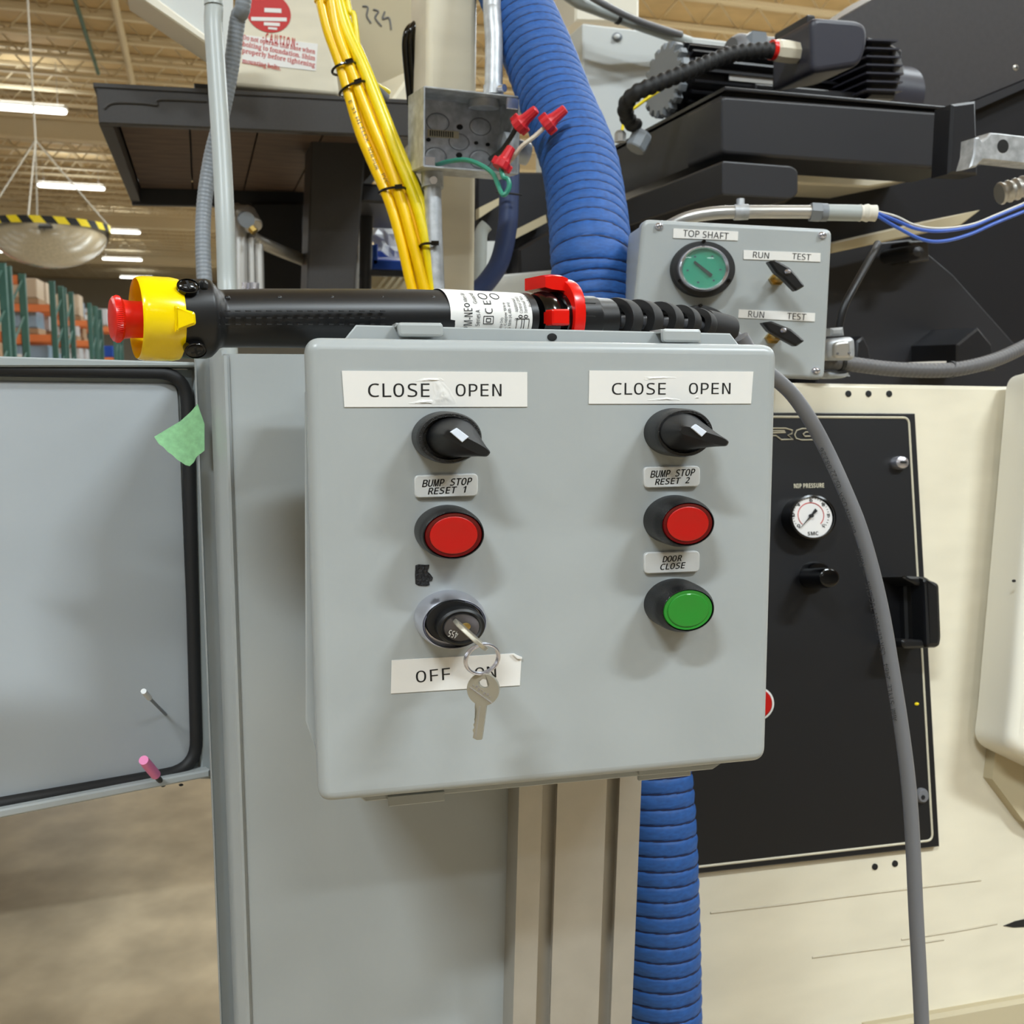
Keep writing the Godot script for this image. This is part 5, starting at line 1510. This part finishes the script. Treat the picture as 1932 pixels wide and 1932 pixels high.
# ---------------------------------------------------------------- the black grip switch lying on the box
func build_grip() -> void:
	var fb := box_frame()
	var fg := fb * Transform3D(Basis(Vector3.UP, deg_to_rad(15.0)), on(fb, 640, 601, -0.052))
	var o := thing("enabling_grip", "black hand grip switch with yellow guard and red stop button, on the control box", "hand grip", fg)
	var X := func(x): return on(fg, x, 601).x
	var ring := func(x, top, bot, sq: float, zr := 1.0):
		var a := on(fg, x, top)
		var b := on(fg, x, bot)
		var cy := (a.y + b.y) / 2
		var ry := absf(a.y - b.y) / 2
		var rz := ry / SQ * 0.92 * zr
		var r := []
		for j in 48:
			var an := TAU * j / 48.0
			var cx := signf(cos(an)) * pow(absf(cos(an)), sq)
			var sx := signf(sin(an)) * pow(absf(sin(an)), sq)
			r.append(Vector3(a.x * 0.5 + b.x * 0.5, cy + ry * sx, rz * cx))
		return r
	var body := []
	for q in [[316, 534, 672, 0.9, 0.96], [324, 528, 676, 0.86, 0.97], [386, 527, 677, 0.86, 0.97], [393, 529, 675, 0.87, 0.98], [400, 537, 668, 0.8, 1.0], [409, 545, 659, 0.9, 1.02], [418, 547, 656, 1.0, 1.04], [500, 545, 656, 1.0, 1.04], [660, 545, 657, 1.0, 1.04], [780, 546, 656, 1.0, 1.04], [831, 548, 655, 1.0, 1.04], [835, 549.5, 654, 1.0, 1.03]]:
		body.append(ring.call(q[0], q[1], q[2], q[3], q[4]))
	part("grip_body", loft(body), M("black_plastic"), o, Transform3D(), 45)
	var k0 := depth_of(fg, Vector3(X.call(366), 0, 0)) / F
	for s in [[355, 541], [369, 661]]:
		var zc := 0.0178
		var c := on(fg, s[0], s[1], zc)
		var scr := sub("screw", o, Transform3D(Basis(Vector3.RIGHT, -0.5 if s[1] < 600 else 0.5), c))
		part("screw_well", lathe([[0.0046, -0.006], [0.0046, 0.0006], [0.0042, 0.0010], [0.0040, 0.0004]], 28, SQ), M("black_gloss"), scr)
		part("screw_head", lathe([[0.0037, -0.004], [0.0035, 0.0008], [0.0022, 0.0014]], 24, SQ), M("black_gloss"), scr)
		for a in [0.3, 0.3 + PI / 2]:
			part("slot", moved(bx(Vector3(0, 0, 0.0012), Vector3(0.0040, 0.0010, 0.0007)), Transform3D(Basis(Vector3(0, 0, 1), a), Vector3.ZERO)), M("dark_hole"), scr)
	part("collar_rib", slab(rounded(poly(fg, [[378, 529], [386, 527], [394, 534], [392, 548], [379, 547]], 0.016), 0.001), 0.0168, 0.008, 0.001), M("black_plastic"), o)
	for x in [430, 528, 627, 722, 818]:
		part("grip_dimple", moved(lathe([[0.0013, -0.0006], [0.0009, 0.0], [0.0004, 0.0002]], 14), Transform3D(Basis(Vector3.RIGHT, -0.75), on(fg, x, 560, 0.0124))), M("black_plastic"), o)
	var gm := PackedVector3Array()
	for row in 3:
		for i in 17:
			var c := on(fg, 410 + i * 19.5, [587, 600, 612][row], 0.0186 - [0.0006, 0.0001, 0.0003][row])
			gm.append_array(bx(c, Vector3(0.0022, 0.0004, 0.0009)))
	var gmo := part("grip_mark", gm, M("rubber"), o)
	gmo.set_meta("kind", "stuff")
	# yellow guard: a ring open at its end, with a pointed tab along the grip
	var gy0 := on(fg, 290, 522)
	var gy1 := on(fg, 290, 681)
	var ry := (gy0.y - gy1.y) / 2
	var gc := Vector3(0, (gy0.y + gy1.y) / 2, 0)
	var ax := Transform3D(Basis(Vector3(0, 0, 1), Vector3(0, 1, 0), Vector3(-1, 0, 0)), Vector3.ZERO)
	var xl: float = -X.call(256)
	var xr: float = -X.call(334)
	var rz := ry / SQ * 0.95
	part("yellow_guard", moved(lathe([[rz * 0.86, xr], [rz * 0.97, xr], [rz, xr + 0.003], [rz, xl - 0.003], [rz * 0.975, xl - 0.0007], [rz * 0.945, xl], [rz * 0.925, xl - 0.001], [rz * 0.915, xl - 0.004], [rz * 0.87, xr + 0.006], [0.004, xr + 0.005]], 72, ry / rz, true, true), ax), M("yellow_gloss"), o, Transform3D(Basis(), gc))
	part("guard_tab", slab(rounded(poly(fg, [[330, 574], [338, 580], [369, 589], [371, 612], [342, 622], [332, 628]], 0.0228), 0.001), 0.0228, 0.015, 0.001), M("yellow_gloss"), o)
	# red stop button
	var rb := sub("stop_button", o)
	var ny0 := on(fg, 240, 565)
	var ny1 := on(fg, 240, 640)
	var nr := (ny0.y - ny1.y) / 2 / SQ * 0.98
	var nc := Vector3(0, (ny0.y + ny1.y) / 2, 0)
	var x0: float = -X.call(270)
	var x1: float = -X.call(236)
	var x2: float = -X.call(229)
	var x3: float = -X.call(211)
	part("stem", moved(lathe([[nr * 0.92, x0 - 0.012], [nr * 0.94, x0], [nr * 0.96, x1 - 0.002], [nr * 1.0, x1], [nr * 1.04, x2]], 56, SQ), ax), M("red_stop"), rb, Transform3D(Basis(), nc), 60)
	var cap := []
	for q in [[1.05, x2 - 0.0003], [1.16, x2 + 0.0008], [1.18, x2 + 0.0018], [1.18, x3 - 0.0018], [1.14, x3 - 0.0004], [1.0, x3 + 0.0003], [0.5, x3 + 0.0006]]:
		var r := []
		for j in 144:
			var an := TAU * j / 144.0
			var w: float = nr * q[0] * (1.0 + (0.034 if j % 2 == 0 and q[0] > 1.15 else 0.0))
			r.append(Vector3(cos(an) * w, sin(an) * w * SQ, q[1]))
		cap.append(r)
	part("knurled_cap", moved(loft(cap), ax), M("red_stop"), rb, Transform3D(Basis(), nc), 25)
	# white label wrapped round the grip
	var la := on(fg, 925, 551)
	var lb := on(fg, 925, 654.5)
	var lry := (la.y - lb.y) / 2 + 0.0002
	var lrz := lry / SQ * 0.957
	var lcy := (la.y + lb.y) / 2
	part("grip_sleeve", loft([ring.call(834, 550.5, 654, 1.0, 1.02), ring.call(988, 553, 653, 1.0, 1.02)]), M("black_plastic"), o)
	var lab := []
	for x in [849, 925, 1003]:
		var r := []
		for j in 48:
			var an := TAU * j / 48.0
			r.append(Vector3(on(fg, x, 601, 0.016).x, lcy + lry * sin(an), lrz * cos(an)))
		lab.append(r)
	var lp := part("rating_label", loft(lab, false, false), M("label_white"), o)
	# [text, column x, start y, height px, length px]
	for w in [["800S-GPM-NE", 875, 668, 16, 85, "Droid Sans"], ["Allen-Br", 874, 571, 7.5, 19, "Droid Sans"], ["Series A", 893, 616, 8.5, 30, "Droid Sans"], ["Guard", 891, 574, 7.5, 21, "Droid Sans"], ["Copper Wire Only", 938, 640, 7, 40, "Droid Sans"], ["AWG, Copper Wire", 945.5, 636, 7, 64, "Droid Sans"],
		[".5 Nm (4.4lb in)", 953.5, 624, 7, 52, "Droid Sans"], ["Additional", 966, 590, 6.5, 26, "Droid Sans"], ["Control Unit", 974.5, 592, 6.5, 32, "Droid Sans"], ["Terminal No.", 983.5, 592, 6.5, 34, "Droid Sans"], ["Product", 994, 580, 6.5, 22, "Droid Sans"], ["C E", 914, 593, 14, 25, "Droid Sans"], ["3", 965, 606, 6, 5, "Droid Sans"]]:
		wrap_word(lp, w, fg, lcy, lry, lrz)
	for q in [[[904, 598, 922, 612], 1.0], [[909, 602, 917, 608.5], 1.0], [[966, 603, 989, 622], 1.0], [[975.5, 603, 980, 622], 1.0]]:
		wrap_frame(lp, q[0], fg, lcy, lry, lrz)
	for q in [[874.5, 577, 4.5], [911, 559, 8.0], [934, 559, 8.0], [973, 598.5, 3.4], [983, 598.5, 3.4]]:
		wrap_circle(lp, q[0], q[1], q[2], fg, lcy, lry, lrz)
	# rings behind the label
	var rr := []
	for q in [[1002, 556, 650, 1.0], [1006, 555, 651, 1.0], [1012, 551, 655, 1.0], [1020, 550, 656, 1.0], [1029, 552, 654, 1.0], [1033, 557, 649, 1.0], [1038, 558, 648, 1.0], [1041, 551, 655, 1.0], [1050, 550, 656, 1.0], [1060, 553, 653, 1.0], [1068, 559, 647, 1.0], [1100, 560, 646, 1.0]]:
		rr.append(ring.call(q[0], q[1], q[2], 1.0, 1.0))
	part("seal_ring", loft(rr), M("black_gloss"), o, Transform3D(), 30)
	# red clip
	var fcl := func(pts, zf, zb, n): part(n, slab(rounded(poly(fg, pts, zf), 0.0012), zf, zb, 0.0008, 0.0008), M("red_gloss"), o)
	var cl := []
	for q in [[1048, 0.985], [1051, 1.0], [1064, 1.0], [1067, 0.985]]:
		var r := []
		var a := on(fg, q[0], 527)
		var b := on(fg, q[0], 668)
		for j in 48:
			var an := TAU * j / 48.0
			r.append(Vector3(X.call(q[0]), (a.y + b.y) / 2 + (a.y - b.y) / 2 * q[1] * signf(sin(an)) * pow(absf(sin(an)), 0.85), (a.y - b.y) / 2 / SQ * 0.80 * q[1] * cos(an)))
		cl.append(r)
	part("red_clip", loft(cl), M("red_gloss"), o)
	var hood := []
	for q in [[1012, 521.5, 545], [1026, 520, 549], [1044, 521, 551], [1054, 525, 553]]:
		var a := on(fg, q[0], q[1])
		var b := on(fg, q[0], q[2])
		hood.append([Vector3(a.x, b.y, 0.009), Vector3(a.x, a.y - 0.001, 0.009), Vector3(a.x, a.y, 0.006), Vector3(a.x, a.y, -0.012), Vector3(a.x, b.y, -0.012)])
	part("clip_hood", loft(hood), M("red_gloss"), o)
	fcl.call([[1043, 583], [1076, 583], [1076, 614], [1043, 613]], 0.0215, 0.012, "clip_latch")
	# gland nut and the spiral strain relief, bending down at its end
	var fr2 := Transform3D(Basis(), Vector3.ZERO)
	var nut := []
	for q in [[1064, 558, 650, 1.0], [1108, 559, 650, 1.0], [1112, 561, 650, 1.0], [1142, 563, 648, 1.0], [1146, 566, 644, 1.0]]:
		nut.append(ring.call(q[0], q[1], q[2], 0.8 if q[0] < 1109 else 1.0, 1.0))
	part("gland_nut", loft(nut), M("black_plastic"), o, Transform3D(), 30)
	for y in [572, 596]:
		part("nut_flat", bx(on(fg, 1108, y, 0.0185), Vector3(0.0095, 0.0004, 0.001)), M("rubber"), o)
	var path := [[1138, 606], [1195, 608], [1242, 610], [1285, 613], [1325, 617], [1360, 624], [1390, 638], [1402, 652]]
	var pp := []
	for q in path:
		pp.append(on(fg, q[0], q[1]))
	var sp := smooth_path(pp, 10)
	part("cable_core", tube(sp, 0.0036, 14), M("cable_grey"), o)
	var nr_ := 0
	for q in [[1164, 44.0, 607], [1204, 42.0, 608], [1245, 39.5, 609.5], [1282, 36.0, 612], [1315, 32.5, 615]]:
		var c := on(fg, q[0], q[2])
		var kk := depth_of(fg, c) / F
		var ro: float = q[1] * kk / SQ
		var w := [13.5, 12.5, 11.5, 10.0, 9.0][nr_] * kk as float
		var bl := Basis(Vector3(0, 0, 1), -0.06 - 0.05 * nr_) * Basis(Vector3.UP, 0.20)
		part("spiral_turn", moved(moved(lathe([[ro * 0.62, -w], [ro * 0.97, -w], [ro, -w * 0.7], [ro, w * 0.7], [ro * 0.97, w], [ro * 0.62, w], [ro * 0.6, 0.0], [ro * 0.62, -w]], 40, SQ, false, false), ax), Transform3D(bl, Vector3.ZERO)), M("rubber"), o, Transform3D(Basis(), c))
		var nx := [1184, 1224, 1263, 1298, 1328][nr_] as float
		part("spiral_link", tube([c + Vector3(w * 0.3, ro * SQ * 0.62, -ro * 0.3), on(fg, nx + 12, q[2] - q[1] * 0.55, -ro * 0.2)], 0.0030, 8), M("rubber"), o)
		part("spiral_link", tube([c + Vector3(w * 0.3, -ro * SQ * 0.45, ro * 0.55), on(fg, nx + 12, q[2] + q[1] * 0.35, ro * 0.5)], 0.0028, 8), M("rubber"), o)
		nr_ += 1
	part("spiral_tail", tube(smooth_path([on(fg, 1328, 615), on(fg, 1338, 616.5), on(fg, 1356, 620), on(fg, 1374, 624.5), on(fg, 1376, 625)], 4), 0.0092, 24, func(i, n, an): return 0.8 if i == 0 else (0.9 if i == n - 1 else 1.0 - 0.1 * i / n)), M("rubber"), o)

func bend(v: Vector3, fg: Transform3D, cy: float, ry: float, rz: float, out: float) -> Vector3:
	# v.y is a height on the label as seen, v.x along the grip
	var s := clampf((v.y - cy) / ry, -1.0, 1.0)
	var a := asin(s)
	return Vector3(v.x, cy + (ry + out * SQ) * sin(a), (rz + out) * cos(a))

func wrap_mesh(parent: Node, called: String, pts: PackedVector3Array, m: Material) -> void:
	put(called, mesh_of(pts, 60), m, parent)

func wrap_word(parent: Node, w: Array, fg: Transform3D, cy: float, ry: float, rz: float) -> void:
	var tm := word_mesh(w[0], w[5])
	var arr := tm.surface_get_arrays(0)
	var bb := tm.get_aabb()
	var vs: PackedVector3Array = arr[Mesh.ARRAY_VERTEX]
	var ix = arr[Mesh.ARRAY_INDEX]
	var order: PackedInt32Array = ix if ix != null else PackedInt32Array(range(vs.size()))
	var t := PackedVector3Array()
	for i in order:
		var u := (vs[i].x - bb.position.x) / bb.size.x
		var v := (vs[i].y - bb.position.y) / bb.size.y - 0.5
		var p := on(fg, w[1] - v * w[3], w[2] - u * w[4], 0.012)
		t.append(bend(p, fg, cy, ry, rz, 0.00025))
	wrap_mesh(parent, "lettering", t, M("ink"))

func wrap_line(t: PackedVector3Array, fg: Transform3D, a: Vector2, b: Vector2, cy: float, ry: float, rz: float, w := 0.00018) -> void:
	var pts := []
	for k in 5:
		var q := a.lerp(b, k / 4.0)
		pts.append(bend(on(fg, q.x, q.y, 0.012), fg, cy, ry, rz, 0.0001))
	t.append_array(tube(pts, w, 4))

func wrap_frame(parent: Node, r: Array, fg: Transform3D, cy: float, ry: float, rz: float) -> void:
	var t := PackedVector3Array()
	var c := [Vector2(r[0], r[1]), Vector2(r[2], r[1]), Vector2(r[2], r[3]), Vector2(r[0], r[3])]
	for i in 4:
		wrap_line(t, fg, c[i], c[(i + 1) % 4], cy, ry, rz)
	wrap_mesh(parent, "label_symbol", t, M("ink"))

func wrap_circle(parent: Node, x: float, y: float, r: float, fg: Transform3D, cy: float, ry: float, rz: float) -> void:
	var pts := []
	for k in 17:
		var a := TAU * k / 16.0
		pts.append(bend(on(fg, x + cos(a) * r, y + sin(a) * r * 0.72, 0.012), fg, cy, ry, rz, 0.0001))
	wrap_mesh(parent, "label_symbol", tube(pts, 0.00025 if r > 4 else 0.0002, 4), M("ink"))

func build_small() -> void:
	# grey cable from behind the control box down past the black panel
	var fc := Transform3D(Basis(), at(1600, 1000, 0.58))
	var o := thing("grey_cable", "grey round cable hanging down from behind the control box past the black panel", "cable", fc)
	var px := [[1398, 636, 0.552], [1422, 676, 0.557], [1446, 700, 0.56], [1472, 722, 0.565], [1498, 748, 0.57], [1530, 795, 0.575], [1560, 851, 0.58], [1592, 921, 0.58], [1620, 990, 0.58], [1644, 1070, 0.58], [1665, 1160, 0.58], [1684, 1270, 0.58], [1700, 1370, 0.58], [1714, 1480, 0.58], [1722, 1590, 0.58], [1728, 1720, 0.58], [1735, 1850, 0.58], [1742, 2000, 0.58]]
	var sp := smooth_path(pw(fc, px), 8)
	part("cable", tube(sp, 0.0042, 18), M("cable_grey"), o)
	for w in [["08226", 1548, 846, 1566, 884], ["05/22", 1570, 888, 1583, 920], ["USA", 1584, 930, 1595, 955], ["ORIGIN", 1596, 962, 1611, 1006], ["—", 1612, 1012, 1615, 1025], ["ROHS", 1618, 1036, 1627, 1068], ["—", 1628, 1074, 1631, 1088], ["CMG", 1636, 1098, 1642, 1126], ["75C", 1644, 1130, 1648, 1152], ["LL79001", 1650, 1158, 1660, 1206], ["CSA", 1662, 1212, 1666, 1236], ["AWM STYLE 2464", 1670, 1252, 1688, 1360]]:
		var pa := at(w[1], w[2], 0.5757)
		var pb := at(w[3], w[4], 0.5757)
		var bz := cam_xf.basis.rotated(cam_xf.basis.z, atan2(-(w[2] - w[4]), w[1] - w[3]))
		var tm := word_mesh(w[0], "Droid Sans Mono")
		var bb := tm.get_aabb()
		var bs := bz * Basis.from_scale(Vector3(pa.distance_to(pb) / bb.size.x, (0.0028 if w[0] != "—" else 0.0004) / bb.size.y, 1))
		var m := put("cable_print", tm, M("rubber"), o)
		m.transform = Transform3D(bs, fc.affine_inverse() * ((pa + pb) / 2) - bs * bb.get_center())
